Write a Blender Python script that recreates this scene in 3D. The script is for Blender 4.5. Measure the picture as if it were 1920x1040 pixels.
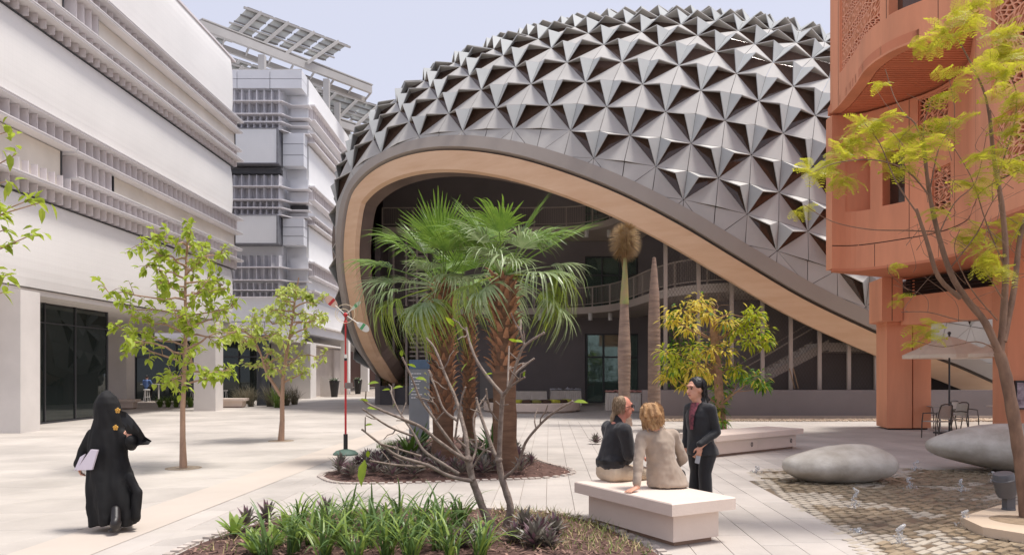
import bpy, math, random
import numpy as np
from mathutils import Vector, Matrix, Quaternion, noise

for o in list(bpy.data.objects): bpy.data.objects.remove(o)
SC = bpy.context.scene
COL = SC.collection
R = math.radians
EYE = 1.72; FPX = 1400.0

# ---------------------------------------------------------------- camera, sky, sun, exposure
cam_d = bpy.data.cameras.new('camera'); cam = bpy.data.objects.new('camera', cam_d); COL.objects.link(cam)
cam.location = (0, 0, EYE); cam.rotation_euler = (R(90), 0, 0)
cam_d.sensor_width = 36; cam_d.lens = 36*FPX/1920; cam_d.shift_y = 180/1920
cam_d.clip_start = 0.05; cam_d.clip_end = 2000
SC.camera = cam
SUN_EL, SUN_AZ = 71.0, 92.0            # azimuth measured clockwise from the view direction (+Y)
world = bpy.data.worlds.new('World'); SC.world = world; world.use_nodes = True
wn = world.node_tree.nodes; wl = world.node_tree.links; wn.clear()
sky = wn.new('ShaderNodeTexSky'); sky.sky_type = 'NISHITA'; sky.sun_disc = False
sky.sun_elevation = R(SUN_EL); sky.sun_rotation = R(SUN_AZ); sky.dust_density = 4.0; sky.air_density = 1.0; sky.ozone_density = 2.0
hz = wn.new('ShaderNodeRGB'); hz.outputs[0].default_value = (6.6, 6.66, 7.75, 1)
mx = wn.new('ShaderNodeMix'); mx.data_type = 'RGBA'; mx.inputs[0].default_value = 0.72
bg = wn.new('ShaderNodeBackground'); bg.inputs[1].default_value = 0.092
wo = wn.new('ShaderNodeOutputWorld')
wl.new(sky.outputs[0], mx.inputs[6]); wl.new(hz.outputs[0], mx.inputs[7]); wl.new(mx.outputs[2], bg.inputs[0]); wl.new(bg.outputs[0], wo.inputs[0])
sd = bpy.data.lights.new('sun', 'SUN'); sun = bpy.data.objects.new('sun', sd); COL.objects.link(sun)
sd.energy = 2.9; sd.angle = R(13); sd.color = (1.0, 0.955, 0.90)
sv = Vector((math.cos(R(SUN_EL))*math.sin(R(SUN_AZ)), math.cos(R(SUN_EL))*math.cos(R(SUN_AZ)), math.sin(R(SUN_EL))))
sun.rotation_euler = sv.to_track_quat('Z', 'Y').to_euler(); sun.location = sv*80
vs = SC.view_settings; vs.view_transform = 'Standard'; vs.look = 'None'; vs.gamma = 1; vs.exposure = 0.55; vs.use_curve_mapping = False
SC.cycles.max_bounces = 8; SC.cycles.transparent_max_bounces = 16

# ---------------------------------------------------------------- helpers
def at(px, py, Y):                      # a point of the photograph at depth Y (metres)
    return Vector(((px-960)/FPX*Y, Y, EYE-(py-700)/FPX*Y))
def gnd(px, py):                        # the ground point seen at a pixel
    Y = FPX*EYE/(py-700); return Vector(((px-960)/FPX*Y, Y, 0))
def lin(c):
    return tuple((x/255/12.92 if x/255 <= .04045 else ((x/255+.055)/1.055)**2.4) for x in c)

MATS = {}
def mat(name, rgb, rough=.6, var=.12, scale=3.0, bump=0.0, bscale=None, metal=0.0, spec=.5, rnd=0.0, rgb2=None, stretch=None, trans=0.0, coat=0.0, detail=6, sheen=0.0):
    """procedural material: base colour (sRGB 0-255) varied by noise, optional per-object variation, bump"""
    if name in MATS: return MATS[name]
    m = bpy.data.materials.new(name); m.use_nodes = True; nt = m.node_tree; n = nt.nodes; l = nt.links
    b = n['Principled BSDF']
    b.inputs['Roughness'].default_value = rough; b.inputs['Metallic'].default_value = metal
    b.inputs['Specular IOR Level'].default_value = spec
    if coat: b.inputs['Coat Weight'].default_value = coat
    if sheen: b.inputs['Sheen Weight'].default_value = sheen
    tc = n.new('ShaderNodeTexCoord'); src = tc.outputs['Object']
    if stretch:
        mp = n.new('ShaderNodeMapping'); mp.inputs['Scale'].default_value = stretch; l.new(src, mp.inputs[0]); src = mp.outputs[0]
    nz = n.new('ShaderNodeTexNoise'); nz.inputs['Scale'].default_value = scale; nz.inputs['Detail'].default_value = detail; nz.inputs['Roughness'].default_value = .6
    l.new(src, nz.inputs['Vector'])
    c = lin(rgb); c2 = lin(rgb2) if rgb2 else tuple(x*(1-2*var) for x in c)
    c1 = c if rgb2 else tuple(min(1, x*(1+var)) for x in c)
    rp = n.new('ShaderNodeValToRGB'); rp.color_ramp.elements[0].position = .3; rp.color_ramp.elements[1].position = .7
    rp.color_ramp.elements[0].color = (*c2, 1); rp.color_ramp.elements[1].color = (*c1, 1)
    l.new(nz.outputs[0], rp.inputs[0]); out = rp.outputs[0]
    if rnd:
        oi = n.new('ShaderNodeObjectInfo'); mr = n.new('ShaderNodeMapRange'); mr.inputs[3].default_value = 1-rnd; mr.inputs[4].default_value = 1+rnd
        l.new(oi.outputs['Random'], mr.inputs[0]); hs = n.new('ShaderNodeHueSaturation'); l.new(mr.outputs[0], hs.inputs['Value']); l.new(out, hs.inputs['Color']); out = hs.outputs[0]
    l.new(out, b.inputs['Base Color'])
    if trans:                            # thin leaf: part of the light passes through
        tr = n.new('ShaderNodeBsdfTranslucent'); ms = n.new('ShaderNodeMixShader'); ms.inputs[0].default_value = trans
        l.new(out, tr.inputs[0]); l.new(b.outputs[0], ms.inputs[1]); l.new(tr.outputs[0], ms.inputs[2]); l.new(ms.outputs[0], n['Material Output'].inputs[0])
    if bump:
        nb = n.new('ShaderNodeTexNoise'); nb.inputs['Scale'].default_value = bscale or scale*6; nb.inputs['Detail'].default_value = 8
        l.new(src, nb.inputs['Vector']); bp = n.new('ShaderNodeBump'); bp.inputs['Strength'].default_value = bump; bp.inputs['Distance'].default_value = .02
        l.new(nb.outputs[0], bp.inputs['Height']); l.new(bp.outputs[0], b.inputs['Normal'])
    MATS[name] = m
    return m
def glass_mat(name, rgb, alpha=.5, rough=.03, metal=0.0):
    if name in MATS: return MATS[name]
    m = bpy.data.materials.new(name); m.use_nodes = True; n = m.node_tree.nodes; l = m.node_tree.links
    b = n['Principled BSDF']; b.inputs['Base Color'].default_value = (*lin(rgb), 1); b.inputs['Roughness'].default_value = rough; b.inputs['Specular IOR Level'].default_value = .8; b.inputs['Metallic'].default_value = metal
    t = n.new('ShaderNodeBsdfTransparent'); t.inputs[0].default_value = (*[min(1, x*2+.25) for x in lin(rgb)], 1)
    s = n.new('ShaderNodeMixShader'); s.inputs[0].default_value = alpha
    l.new(t.outputs[0], s.inputs[1]); l.new(b.outputs[0], s.inputs[2]); l.new(s.outputs[0], n['Material Output'].inputs[0])
    MATS[name] = m; return m

class MB:
    """collects faces; build() links them as ONE mesh object"""
    def __init__(s): s.v = []; s.f = []; s.mi = []
    def add(s, vs_, fs, mi=0):
        k = len(s.v); s.v += [tuple(p) for p in vs_]; s.f += [tuple(i+k for i in f) for f in fs]; s.mi += [mi]*len(fs); return s
    def poly(s, pts, mi=0): return s.add(pts, [tuple(range(len(pts)))], mi)
    def box(s, x0, x1, y0, y1, z0, z1, mi=0):
        return s.hexa([(x0,y0),(x1,y0),(x1,y1),(x0,y1)], z0, z1, mi)
    def hexa(s, plan, z0, z1, mi=0):       # prism over a plan polygon (counter-clockwise)
        n = len(plan); z0 = z0 if hasattr(z0, '__len__') else [z0]*n; z1 = z1 if hasattr(z1, '__len__') else [z1]*n
        vs_ = [(p[0], p[1], z) for p, z in zip(plan, z0)]+[(p[0], p[1], z) for p, z in zip(plan, z1)]
        fs = [tuple(range(n-1, -1, -1)), tuple(range(n, 2*n))]+[(i, (i+1) % n, (i+1) % n+n, i+n) for i in range(n)]
        return s.add(vs_, fs, mi)
    def slab(s, pts, nrm, mi=0):           # any flat polygon given thickness along nrm
        n = len(pts); a = [Vector(p) for p in pts]; b = [p+Vector(nrm) for p in a]
        return s.add(a+b, [tuple(range(n)), tuple(range(2*n-1, n-1, -1))]+[((i+1) % n, i, i+n, (i+1) % n+n) for i in range(n)], mi)
    def bar(s, a, b, w, h, up=(0,0,1), mi=0):   # rectangular bar from a to b
        a = Vector(a); b = Vector(b); d = (b-a).normalized(); u = Vector(up)
        if abs(d.dot(u)) > .98: u = Vector((0,1,0))
        sd_ = d.cross(u).normalized(); u = sd_.cross(d).normalized()
        q = [sd_*(w/2*i)+u*(h/2*j) for i, j in ((-1,-1),(1,-1),(1,1),(-1,1))]
        return s.add([a+x for x in q]+[b+x for x in q], [(3,2,1,0),(4,5,6,7)]+[(i,(i+1)%4,(i+1)%4+4,i+4) for i in range(4)], mi)
    def tube(s, pts, rad, n=8, cap=True, mi=0):
        pts = [Vector(p) for p in pts]; m = len(pts); rad = rad if hasattr(rad, '__len__') else [rad]*m
        d0 = (pts[1]-pts[0]).normalized(); u = d0.orthogonal().normalized(); vs_ = []
        for i, p in enumerate(pts):
            d = (pts[min(i+1, m-1)]-pts[max(i-1, 0)]).normalized()
            u = (u-d*u.dot(d)); u = u.normalized() if u.length > 1e-6 else d.orthogonal().normalized(); w = d.cross(u)
            vs_ += [p+(u*math.cos(2*math.pi*j/n)+w*math.sin(2*math.pi*j/n))*rad[i] for j in range(n)]
        fs = [(i*n+j, i*n+(j+1)%n, (i+1)*n+(j+1)%n, (i+1)*n+j) for i in range(m-1) for j in range(n)]
        if cap: fs += [tuple(range(n-1, -1, -1)), tuple(range((m-1)*n, m*n))]
        return s.add(vs_, fs, mi)
    def rings(s, rs, cap=True, mi=0):      # loft through rings of equal length
        n = len(rs[0]); vs_ = [p for r in rs for p in r]; m = len(rs)
        fs = [(i*n+j, i*n+(j+1)%n, (i+1)*n+(j+1)%n, (i+1)*n+j) for i in range(m-1) for j in range(n)]
        if cap: fs += [tuple(range(n-1, -1, -1)), tuple(range((m-1)*n, m*n))]
        return s.add(vs_, fs, mi)
    def lathe(s, prof, n=20, c=(0,0,0), mi=0):   # prof: (radius, z) from bottom to top
        c = Vector(c)
        return s.rings([[c+Vector((r*math.cos(2*math.pi*j/n), r*math.sin(2*math.pi*j/n), z)) for j in range(n)] for r, z in prof], True, mi)
    def ball(s, c, r, n=12, m=8, mi=0, rot=None):
        r = r if hasattr(r, '__len__') else (r, r, r); c = Vector(c); rs = []
        for i in range(m+1):
            t = math.pi*(i+.02)/(m+.04)-math.pi/2
            ring = [Vector((r[0]*math.cos(t)*math.cos(2*math.pi*j/n), r[1]*math.cos(t)*math.sin(2*math.pi*j/n), r[2]*math.sin(t))) for j in range(n)]
            rs.append([c+(rot @ p if rot else p) for p in ring])
        return s.rings(rs, True, mi)
    def mesh(s, name, mats, smooth=None, org=(0,0,0)):
        me = bpy.data.meshes.new(name); o = org
        me.from_pydata([(x-o[0], y-o[1], z-o[2]) for x, y, z in s.v], [], s.f)
        for m in (mats if isinstance(mats, (list, tuple)) else [mats]): me.materials.append(m)
        if any(s.mi): me.polygons.foreach_set('material_index', s.mi)
        if smooth is not None:
            me.polygons.foreach_set('use_smooth', [True]*len(me.polygons)); me.set_sharp_from_angle(angle=R(smooth))
        me.update(); return me
    def build(s, name, mats, parent=None, smooth=None, **kw):
        return link(name, s.mesh(name, mats, smooth, root_loc(parent)), parent, **kw)
def root_loc(p):
    while p is not None and p.parent is not None: p = p.parent
    return tuple(p.location) if p is not None else (0, 0, 0)
def link(name, me, parent=None, label=None, cat=None, group=None, kind=None):
    o = bpy.data.objects.new(name, me); COL.objects.link(o)
    if parent is not None: o.parent = parent
    return tag(o, label, cat, group, kind)
def tag(o, label=None, cat=None, group=None, kind=None):
    if label: o['label'] = label
    if cat: o['category'] = cat
    if group: o['group'] = group
    if kind: o['kind'] = kind
    return o
def thing(name, loc, label, cat, group=None, rz=0):
    o = bpy.data.objects.new(name, None); COL.objects.link(o); o.empty_display_size = .1
    o.location = loc; o.rotation_euler = (0, 0, rz); return tag(o, label, cat, group)
def copy_tree(o, parent=None):
    c = o.copy(); COL.objects.link(c)
    if parent is not None: c.parent = parent
    for ch in [x for x in KIDS(o)]: copy_tree(ch, c)
    return c
def KIDS(o): return list(o.children)
def catmull(P, n=6):
    P = [Vector(p) for p in P]; out = []
    for i in range(len(P)-1):
        a, b, c, d = P[max(i-1, 0)], P[i], P[i+1], P[min(i+2, len(P)-1)]
        for j in range(n):
            t = j/n; out.append(.5*((2*b)+(c-a)*t+(2*a-5*b+4*c-d)*t*t+(3*b-a-3*c+d)*t**3))
    return out+[P[-1]]

# ---------------------------------------------------------------- materials
M_pave = mat('paving_stone', (187, 179, 170), .75, .12, .5, .2, 30, rnd=.06)
M_plank = mat('paving_plank', (184, 176, 168), .75, .11, .7, .2, 30, rnd=.07)
M_joint = mat('joint_sand', (166, 154, 142), .9, .1, 2)
M_white = mat('white_cladding', (234, 231, 226), .45, .03, .6, rnd=.02)
M_conc = mat('pale_concrete', (214, 208, 203), .7, .05, .8, .1, 20)
M_fin = mat('fin_aluminium', (224, 217, 218), .5, .05, .6, rnd=.04)
M_ledge = mat('ledge_aluminium', (226, 222, 222), .45, .04, .6)
M_dkmetal = mat('dark_metal', (62, 62, 66), .5, .1, 2)
M_screen = mat('translucent_screen', (226, 218, 206), .4, .07, .5, rnd=.03)
# ================================================================ GROUND
g = MB(); g.box(-250, 250, -60, 420, -.30, -.012); g.build('ground', M_joint, kind='structure')
FOUNT = [(3.93, 12.9), (3.2, 6.4), (3.0, 4.2), (9.5, 4.2), (9.5, 13.2), (6.3, 13.9), (4.6, 13.6)]   # plan of the fountain field
BED1 = [(-3.15, 5.0), (-3.2, 7.0), (-3.1, 7.9), (-2.85, 8.7), (-2.2, 9.25), (-1.2, 9.45), (-.1, 9.4), (.55, 9.15), (.98, 8.55), (1.22, 7.8), (1.42, 7.0), (1.5, 5.0)]
BED2 = [(gnd(x, y).x, gnd(x, y).y) for x, y in ((604, 893), (640, 905), (760, 905), (900, 900), (1010, 896), (1068, 888), (1060, 878), (1020, 868), (960, 845), (880, 822), (775, 822), (722, 852), (655, 878), (615, 886))]
def inpoly(x, y, P):
    c = False; j = len(P)-1
    for i in range(len(P)):
        if (P[i][1] > y) != (P[j][1] > y) and x < (P[j][0]-P[i][0])*(y-P[i][1])/(P[j][1]-P[i][1])+P[i][0]: c = not c
        j = i
    return c
def pdist(x, y, P):                       # signed distance to a polygon, negative inside
    d = 9e9
    for i in range(len(P)):
        ax, ay = P[i-1]; bx, by = P[i]; vx, vy = bx-ax, by-ay; t = max(0, min(1, ((x-ax)*vx+(y-ay)*vy)/(vx*vx+vy*vy+1e-12)))
        d = min(d, math.hypot(x-ax-t*vx, y-ay-t*vy))
    return -d if inpoly(x, y, P) else d
pav = bpy.data.objects.new('paving', None); COL.objects.link(pav); pav['kind'] = 'structure'
def slab_mesh(pts, mb, z=0.0, gap=.0075, ch=.004):
    cx = sum(p[0] for p in pts)/len(pts); cy = sum(p[1] for p in pts)/len(pts); n = len(pts)
    def ins(d): return [(p[0]-(p[0]-cx)/max(.05, math.hypot(p[0]-cx, p[1]-cy))*d, p[1]-(p[1]-cy)/max(.05, math.hypot(p[0]-cx, p[1]-cy))*d) for p in pts]
    a, b = ins(gap), ins(gap+ch*2)
    mb.add([(x, y, -.03) for x, y in a]+[(x, y, z-ch) for x, y in a]+[(x, y, z) for x, y in b],
           [tuple(range(2*n, 3*n))]+[(i, (i+1) % n, (i+1) % n+n, i+n) for i in range(n)]+[(i+n, (i+1) % n+n, (i+1) % n+2*n, i+2*n) for i in range(n)])
rg = random.Random(5)
def clipout(pts, polys, m=.0):
    return any(pdist(x, y, P) < m for P in polys for x, y in pts+[(sum(p[0] for p in pts)/4, sum(p[1] for p in pts)/4)])
path, field = [], []
PW = .36; TL = .05                        # planks of the path, running away from the camera
for c in range(int(-4.0/PW), int(12.5/PW)):
    y = 5.0+rg.random()*1.1
    while y < 27:
        L = rg.choice((.9, 1.1, 1.3)); x0 = c*PW
        pts = [(x0+TL*(y-8), y), (x0+PW+TL*(y-8), y), (x0+PW+TL*(y+L-8), y+L), (x0+TL*(y+L-8), y+L)]
        if not (clipout(pts, [FOUNT, BED2, BED1], 0) and all(pdist(px, py, P) < .02 for P in [FOUNT, BED1, BED2] if clipout(pts, [P]) for px, py in pts)) and (x0 < 3.4 or y > 12): path.append((y, pts))
        y += L
SX, SY = 1.45, 1.05                       # big uneven slabs of the plaza
def jit(i, j): q = random.Random(i*911+j*37); return (i*SX+(j % 2)*SX*.5-20+q.uniform(-.26, .26), 5+j*SY+q.uniform(-.18, .18))
for j in range(0, 48):
    for i in range(0, 40):
        pts = [jit(i, j), jit(i+1, j), jit(i+1, j+1), jit(i, j+1)] if j % 2 == 0 else [jit(i, j), jit(i+1, j), jit(i+2, j+1), jit(i+1, j+1)]
        cy = sum(p[1] for p in pts)/4; cx = sum(p[0] for p in pts)/4
        if cx < -4.15+TL*(cy-8)+.45 or cy > 27.4: field.append((cy, pts))
def lay(lst, name, mt, vis):
    lst = [t for t in lst]; lst.sort(key=lambda t: t[0])
    k = 0; rest = MB()
    for y, pts in lst:
        cx = sum(p[0] for p in pts)/4
        if k < 290 and abs(cx) < y*.72 and y > 6.2:
            mb = MB(); z = rg.uniform(-.0015, .0015); slab_mesh(pts, mb, z); o = mb.build(name, mt, pav); k += 1
        elif abs(cx) < y*.8+2: slab_mesh(pts, rest)
    o = rest.build(name+'_field', mt, pav, kind='stuff')
lay(path, 'paving_plank', M_plank, 0); lay(field, 'paving_slab', M_pave, 0)
# edge strip between the path and the plaza slabs
es = MB()
es.add([(-4.75+TL*(5-8), 5, .005), (-3.95+TL*(5-8), 5, .005), (-3.95+TL*20, 28, .005), (-4.75+TL*20, 28, .005)], [(0, 1, 2, 3)])
es.build('edge_strip', mat('edge_stone', (194, 182, 170), .75, .05, .5), pav)

# ================================================================ DOMED BUILDING
EC = np.array([8.7616, 41.4679, 7.2334]); EA = np.array([19.6502, 13.87, 12.7038])
def rot3(ax, ay, az):
    cx, sx, cy, sy, cz, sz = math.cos(ax), math.sin(ax), math.cos(ay), math.sin(ay), math.cos(az), math.sin(az)
    return np.array([[cz,-sz,0],[sz,cz,0],[0,0,1]]) @ np.array([[cy,0,sy],[0,1,0],[-sy,0,cy]]) @ np.array([[1,0,0],[0,cx,-sx],[0,sx,cx]])
ER = rot3(.007, .1429, -.1424)
CO = np.array([[-.10553,.13778],[.25292,-.01926],[-.02713,-.0109],[.00852,-.0048],[-.00395,-.28609],[.0112,-.02363],[-.00585,.01812],[-.0105,.07883],[.06422,-.06002],[-.02803,.03503]])
EX = [(0,0),(0,1),(0,2),(0,3),(1,0),(1,1),(1,2),(2,0),(2,1),(3,0)]
def node_uv(i, k): return np.array([(i/6)**a*(k/8)**b for a, b in EX]) @ CO      # lattice -> stereographic coordinates
def uv_p(uv, off=0.0):                                                            # stereographic -> point on the ellipsoid, offset along the normal
    r2 = uv[0]**2+uv[1]**2; s = np.array([2*uv[0]/(1+r2), (r2-1)/(1+r2), 2*uv[1]/(1+r2)])
    n = ER @ (s/EA); n /= np.linalg.norm(n)
    q = ER @ (s*EA)+EC
    if q[0] < -8.6: q[0] = -8.6-.2*(1-math.exp((q[0]+8.6)/.4))      # the flank stands almost straight
    return Vector(q+n*off)
def p_uv(p):
    s = (ER.T @ (np.array(p)-EC))/EA; s /= np.linalg.norm(s); return np.array([s[0], s[2]])/(1-s[1])
def e_nrm(p):
    n = ER @ ((ER.T @ (np.array(p)-EC))/EA**2); return Vector(n/np.linalg.norm(n))
RIM0 = [(-6.2,46.5,-.6),(-7.35,43.07,1.44),(-7.67,40.09,2.15),(-8.03,39.28,2.93),(-8.33,38.23,4.07),(-8.47,37.24,5.42),(-8.56,36.82,6.43),(-8.55,36.39,7.96),(-8.42,36.18,8.96),(-8.19,36.04,10.09),(-7.76,35.75,10.86),(-6.81,34.94,11.53),(-5.52,33.86,11.9),(-3.84,32.59,11.96),(-1.99,31.33,11.68),(.11,30.11,11.05),(2.22,29.1,10.16),(4.33,28.33,9.11),(6.47,27.8,7.86),(8.7,27.55,6.44),(11,27.6,5.09),(13.21,27.89,4.09),(15.8,28.5,3.1),(18.55,29.5,2.25),(22,31.6,1.1),(25.2,34.2,-.6)]
RUV = [p_uv(p) for p in catmull(RIM0, 5)]
RIM = [uv_p(u) for u in RUV]
RPOLY = [tuple(u) for u in RUV]+[(RUV[-1][0]+.4, -3.0), (RUV[0][0]-.4, -3.0)]
keep = lambda uv: not inpoly(uv[0], uv[1], RPOLY)
dome = thing('domed_building', (EC[0], EC[1]-8, 0), 'domed hall clad in folded grey metal triangles over a wide timber-lined arch', 'building')
M_panel = mat('grey_metal_panel', (180, 177, 173), .7, .05, .8, rnd=.05, spec=.25)
M_visor = mat('lit_metal_panel', (196, 194, 189), .7, .04, .8, rnd=.05, spec=.25)  # same metal, painted paler for the sunlit look of the visors
M_fins = mat('cool_metal_panel', (176, 178, 177), .7, .04, .8, rnd=.05, spec=.25)
M_back = mat('dark_backing', (52, 47, 45), .8, .1, 1)
M_bronze = glass_mat('bronze_glass', (92, 70, 58), .62, .05)
M_fascia = mat('fascia_metal', (158, 148, 139), .5, .04, .6, .05, 8)
M_wood = mat('timber_lining', (224, 190, 158), .6, .06, 1.2, .12, 12, stretch=(.5, .5, 3), rgb2=(212, 174, 140))
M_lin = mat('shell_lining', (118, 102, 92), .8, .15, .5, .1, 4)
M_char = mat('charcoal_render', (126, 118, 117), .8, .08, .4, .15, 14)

def shrink(T3, d):
    c = sum(T3, Vector())/len(T3); return [p+(c-p).normalized()*min(d*1.6, (c-p).length*.5) for p in T3]
FR = {}
KR = {-6:(-5,5),-5:(-6,6),-4:(-7,7),-3:(-8,8),-2:(-7,7),-1:(-8,8),0:(-7,7),1:(0,8),2:(3,9),3:(6,8),4:(7,9)}
def e_proj(p):                                # nearest-ish point of the ellipsoid
    s = (ER.T @ (p-EC))/EA; return ER @ (s/np.linalg.norm(s)*EA)+EC
LAT = {}
for i, (a, b) in KR.items():
    for k in range(a, b+1):
        if (i+k) % 2 == 1: LAT[i, k] = np.array(uv_p(node_uv(i, k)))
fixed = set(LAT)
want = [(i, k) for i in range(-13, 10) for k in range(-26, 22) if (i+k) % 2 == 1]
NB = ((0,2),(0,-2),(1,1),(1,-1),(-1,1),(-1,-1))

def relax(its):
    keys = [x for x in want if x in LAT]; kid = {x: n for n, x in enumerate(keys)}
    XP = np.array([LAT[x] for x in keys]); free = np.array([x not in fixed for x in keys])[:, None]
    ed = [(kid[x], kid[y], L) for x in keys for di, dk, L in ((0,2,2.33),(1,1,1.75),(1,-1,1.75)) for y in ((x[0]+di, x[1]+dk),) if y in kid]
    ea, eb, el = (np.array(q) for q in zip(*ed))
    for _ in range(its):
        d = XP[eb]-XP[ea]; ln = np.linalg.norm(d, axis=1)+1e-9; f = (d.T*((ln-el)/ln)).T*.16
        g_ = np.zeros_like(XP); np.add.at(g_, ea, f); np.add.at(g_, eb, -f); XP = XP+g_*free
        s_ = ((XP-EC) @ ER)/EA; XP = (s_/np.linalg.norm(s_, axis=1)[:, None]*EA) @ ER.T+EC
    for x, n in kid.items(): LAT[x] = XP[n]
for _ in range(26):                           # grow the lattice over the rest of the shell, ring by ring
    new = {}
    for i, k in want:
        if (i, k) in LAT: continue
        est = [2*LAT[i+di, k+dk]-LAT[i+2*di, k+2*dk] for di, dk in NB if (i+di, k+dk) in LAT and (i+2*di, k+2*dk) in LAT]
        nb = sum((i+di, k+dk) in LAT for di, dk in NB)
        if est and nb >= 2: new[i, k] = e_proj(sum(est)/len(est))
    LAT.update(new); relax(25)
relax(250)
for x in LAT: FR[x] = p_uv(LAT[x])
for i in range(-13, 10):
    for k in range(-26, 22):
        if (i, k-1) in LAT and (i, k+1) in LAT and (i, k) not in FR: FR[i, k] = p_uv(e_proj((LAT[i, k-1]+LAT[i, k+1])/2))
stuff_m = MB(); cnt = {}
def emit(name, tri, mt, vis, thick=.035):
    tri = [Vector(p) for p in tri]
    if max(p.z for p in tri) < .02: return
    tri = [Vector((p.x, p.y, max(p.z, .0))) for p in tri]
    n = (tri[1]-tri[0]).cross(tri[2]-tri[0])
    if n.length < 1e-5: return
    n.normalize(); c = sum(tri, Vector())/len(tri)
    if n.dot(e_nrm(c)) < 0: n = -n; tri = tri[::-1]
    cnt[name] = cnt.get(name, 0)+1
    t2 = shrink(tri, .012)
    if vis and cnt[name] <= 297:
        MB().slab(t2, -n*thick).build(name, mt, dome)
    else: stuff_m.slab(t2, -n*thick, {M_panel: 0, M_visor: 1, M_fins: 2, M_bronze: 3}[mt])
def clip(uvs):                              # part of a lattice polygon outside the opening
    out = []
    for a, b in zip(uvs, uvs[1:]+uvs[:1]):
        ka, kb = keep(a), keep(b)
        if ka: out.append(a)
        if ka != kb:
            lo, hi = (a, b) if ka else (b, a)
            for _ in range(14):
                m = (lo+hi)/2
                if keep(m): lo = m
                else: hi = m
            out.append(lo)
    return out
def seen(p):                                # turned towards the square in front
    return e_nrm(p).dot((Vector((0, 0, EYE))-p).normalized()) > -.22 and -.72 < p.x/p.y < .5
LIFT = .10
cells = []
for i in range(-13, 9):
    for k in range(-24, 20):
        if not all(q in FR for q in ((i, k-1), (i, k+1), (i+1, k-1), (i+1, k+1), (i, k), (i+1, k))): continue
        if (i+k) % 2 == 1: cells.append((i, k, 0))      # upright: apex (i,k), base row i+1
        else: cells.append((i, k, 1))                   # hanging: base row i, apex (i+1,k)
cells.sort(key=lambda c: (uv_p(FR[c[0], c[1]])-Vector((0, 0, EYE))).length)
for i, k, down in cells:
    if down: ids = [(i, k-1), (i, k+1), (i+1, k)]
    else: ids = [(i, k), (i+1, k-1), (i+1, k+1)]
    uv = [FR[x] for x in ids]; ks = [keep(u) for u in uv]
    if not any(ks): continue
    P = [uv_p(u) for u in uv]; ctr = sum(P, Vector())/3
    if ctr.z < -1: continue
    vis = seen(ctr); mid = FR[i, k] if down else FR[i+1, k]
    M = uv_p(mid, LIFT)
    if all(ks) and keep(mid):
        if not down:
            emit('tent_panel', [P[0], P[1], M], M_panel, vis); emit('tent_panel', [P[0], M, P[2]], M_panel, vis)
        else:
            C = P[2]
            for A in (P[0], P[1]):
                n = e_nrm(ctr); G = (A*.37+M*.35+C*.28); Pk = G+n*.45
                emit('visor', [A, M, Pk], M_visor, vis, .03); emit('fin', [M, C, Pk], M_fins, vis, .03)
                emit('window_pane', [A-n*.012, M-n*.022, C-n*.012], M_bronze, vis, .012)
    else:
        for half in ([uv[0], uv[1], mid], [uv[0], mid, uv[2]]) if not down else ([uv[0], mid, uv[2]], [uv[1], mid, uv[2]]):
            pl = clip(half)
            if len(pl) > 2: emit('edge_panel', [uv_p(u, .02) for u in pl], M_panel, vis)
stuff_m.build('panel_field', [M_panel, M_visor, M_fins, M_bronze], dome, kind='stuff')
# lining: inner skin behind the panels, left open high in front for daylight
def skin(off, name, mt, zmax):
    mb = MB(); NU, NV = 150, 84
    def pt(a, b):
        u, v = 2*math.pi*a/NU, -1.0+(math.pi/2+1.0)*b/NV
        s = np.array([math.cos(v)*math.cos(u), math.cos(v)*math.sin(u), math.sin(v)]); n = ER @ (s/EA); n /= np.linalg.norm(n)
        return s, Vector(ER @ (s*EA)+EC+n*off)
    for a in range(NU):
        for b in range(NV):
            s, c = pt(a+.5, b+.5)
            if not keep(np.array([s[0], s[2]])/(1.0001-s[1])): continue
            p = [pt(a+x, b+y)[1] for x, y in ((0, 0), (1, 0), (1, 1), (0, 1))]
            if max(q.z for q in p) > 0 and (c.z < zmax or s[1] > .1): mb.poly([Vector((q.x, q.y, max(q.z, -.005))) for q in p])
    mb.build(name, mt, dome, smooth=60)
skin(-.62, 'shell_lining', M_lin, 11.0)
# rim: fascia, groove and timber band swept along the opening
fr = []
for a in range(len(RIM)):
    p = RIM[a]; t = (RIM[min(a+1, len(RIM)-1)]-RIM[max(a-1, 0)]).normalized(); n = e_nrm(p); w = n.cross(t).normalized()
    u = p_uv(p+w*.3)
    if keep(u): w = -w
    fr.append((p, w, n))
def sweep(name, prof, mt, seg=None, wpow=0):
    mb = MB(); rs = []
    for p, w, n in fr: rs.append([p+w*a+n*b for a, b in prof])
    for i in range(len(rs)-1):
        if max(q.z for q in rs[i]+rs[i+1]) < -.2: continue
        for j in range(len(prof)):
            j2 = (j+1) % len(prof); mb.poly([rs[i][j], rs[i+1][j], rs[i+1][j2], rs[i][j2]])
    mb.build(name, mt, dome, smooth=35)
sweep('fascia', [(-.02, .04), (.50, .0), (.52, -.22), (-.02, -.2)], M_fascia)
sweep('groove', [(.3, -.24), (.66, -.24), (.66, -.42), (.3, -.42)], mat('groove_metal', (88, 76, 68), .6, .05, 1))
sweep('timber_band', [(.62, -.12), (1.36, -.40), (1.38, -.62), (1.2, -.7), (.62, -.5)], M_wood)
sweep('inner_band', [(.3, -.55), (1.30, -.66), (1.15, -1.3), (.3, -1.3)], M_lin)
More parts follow.
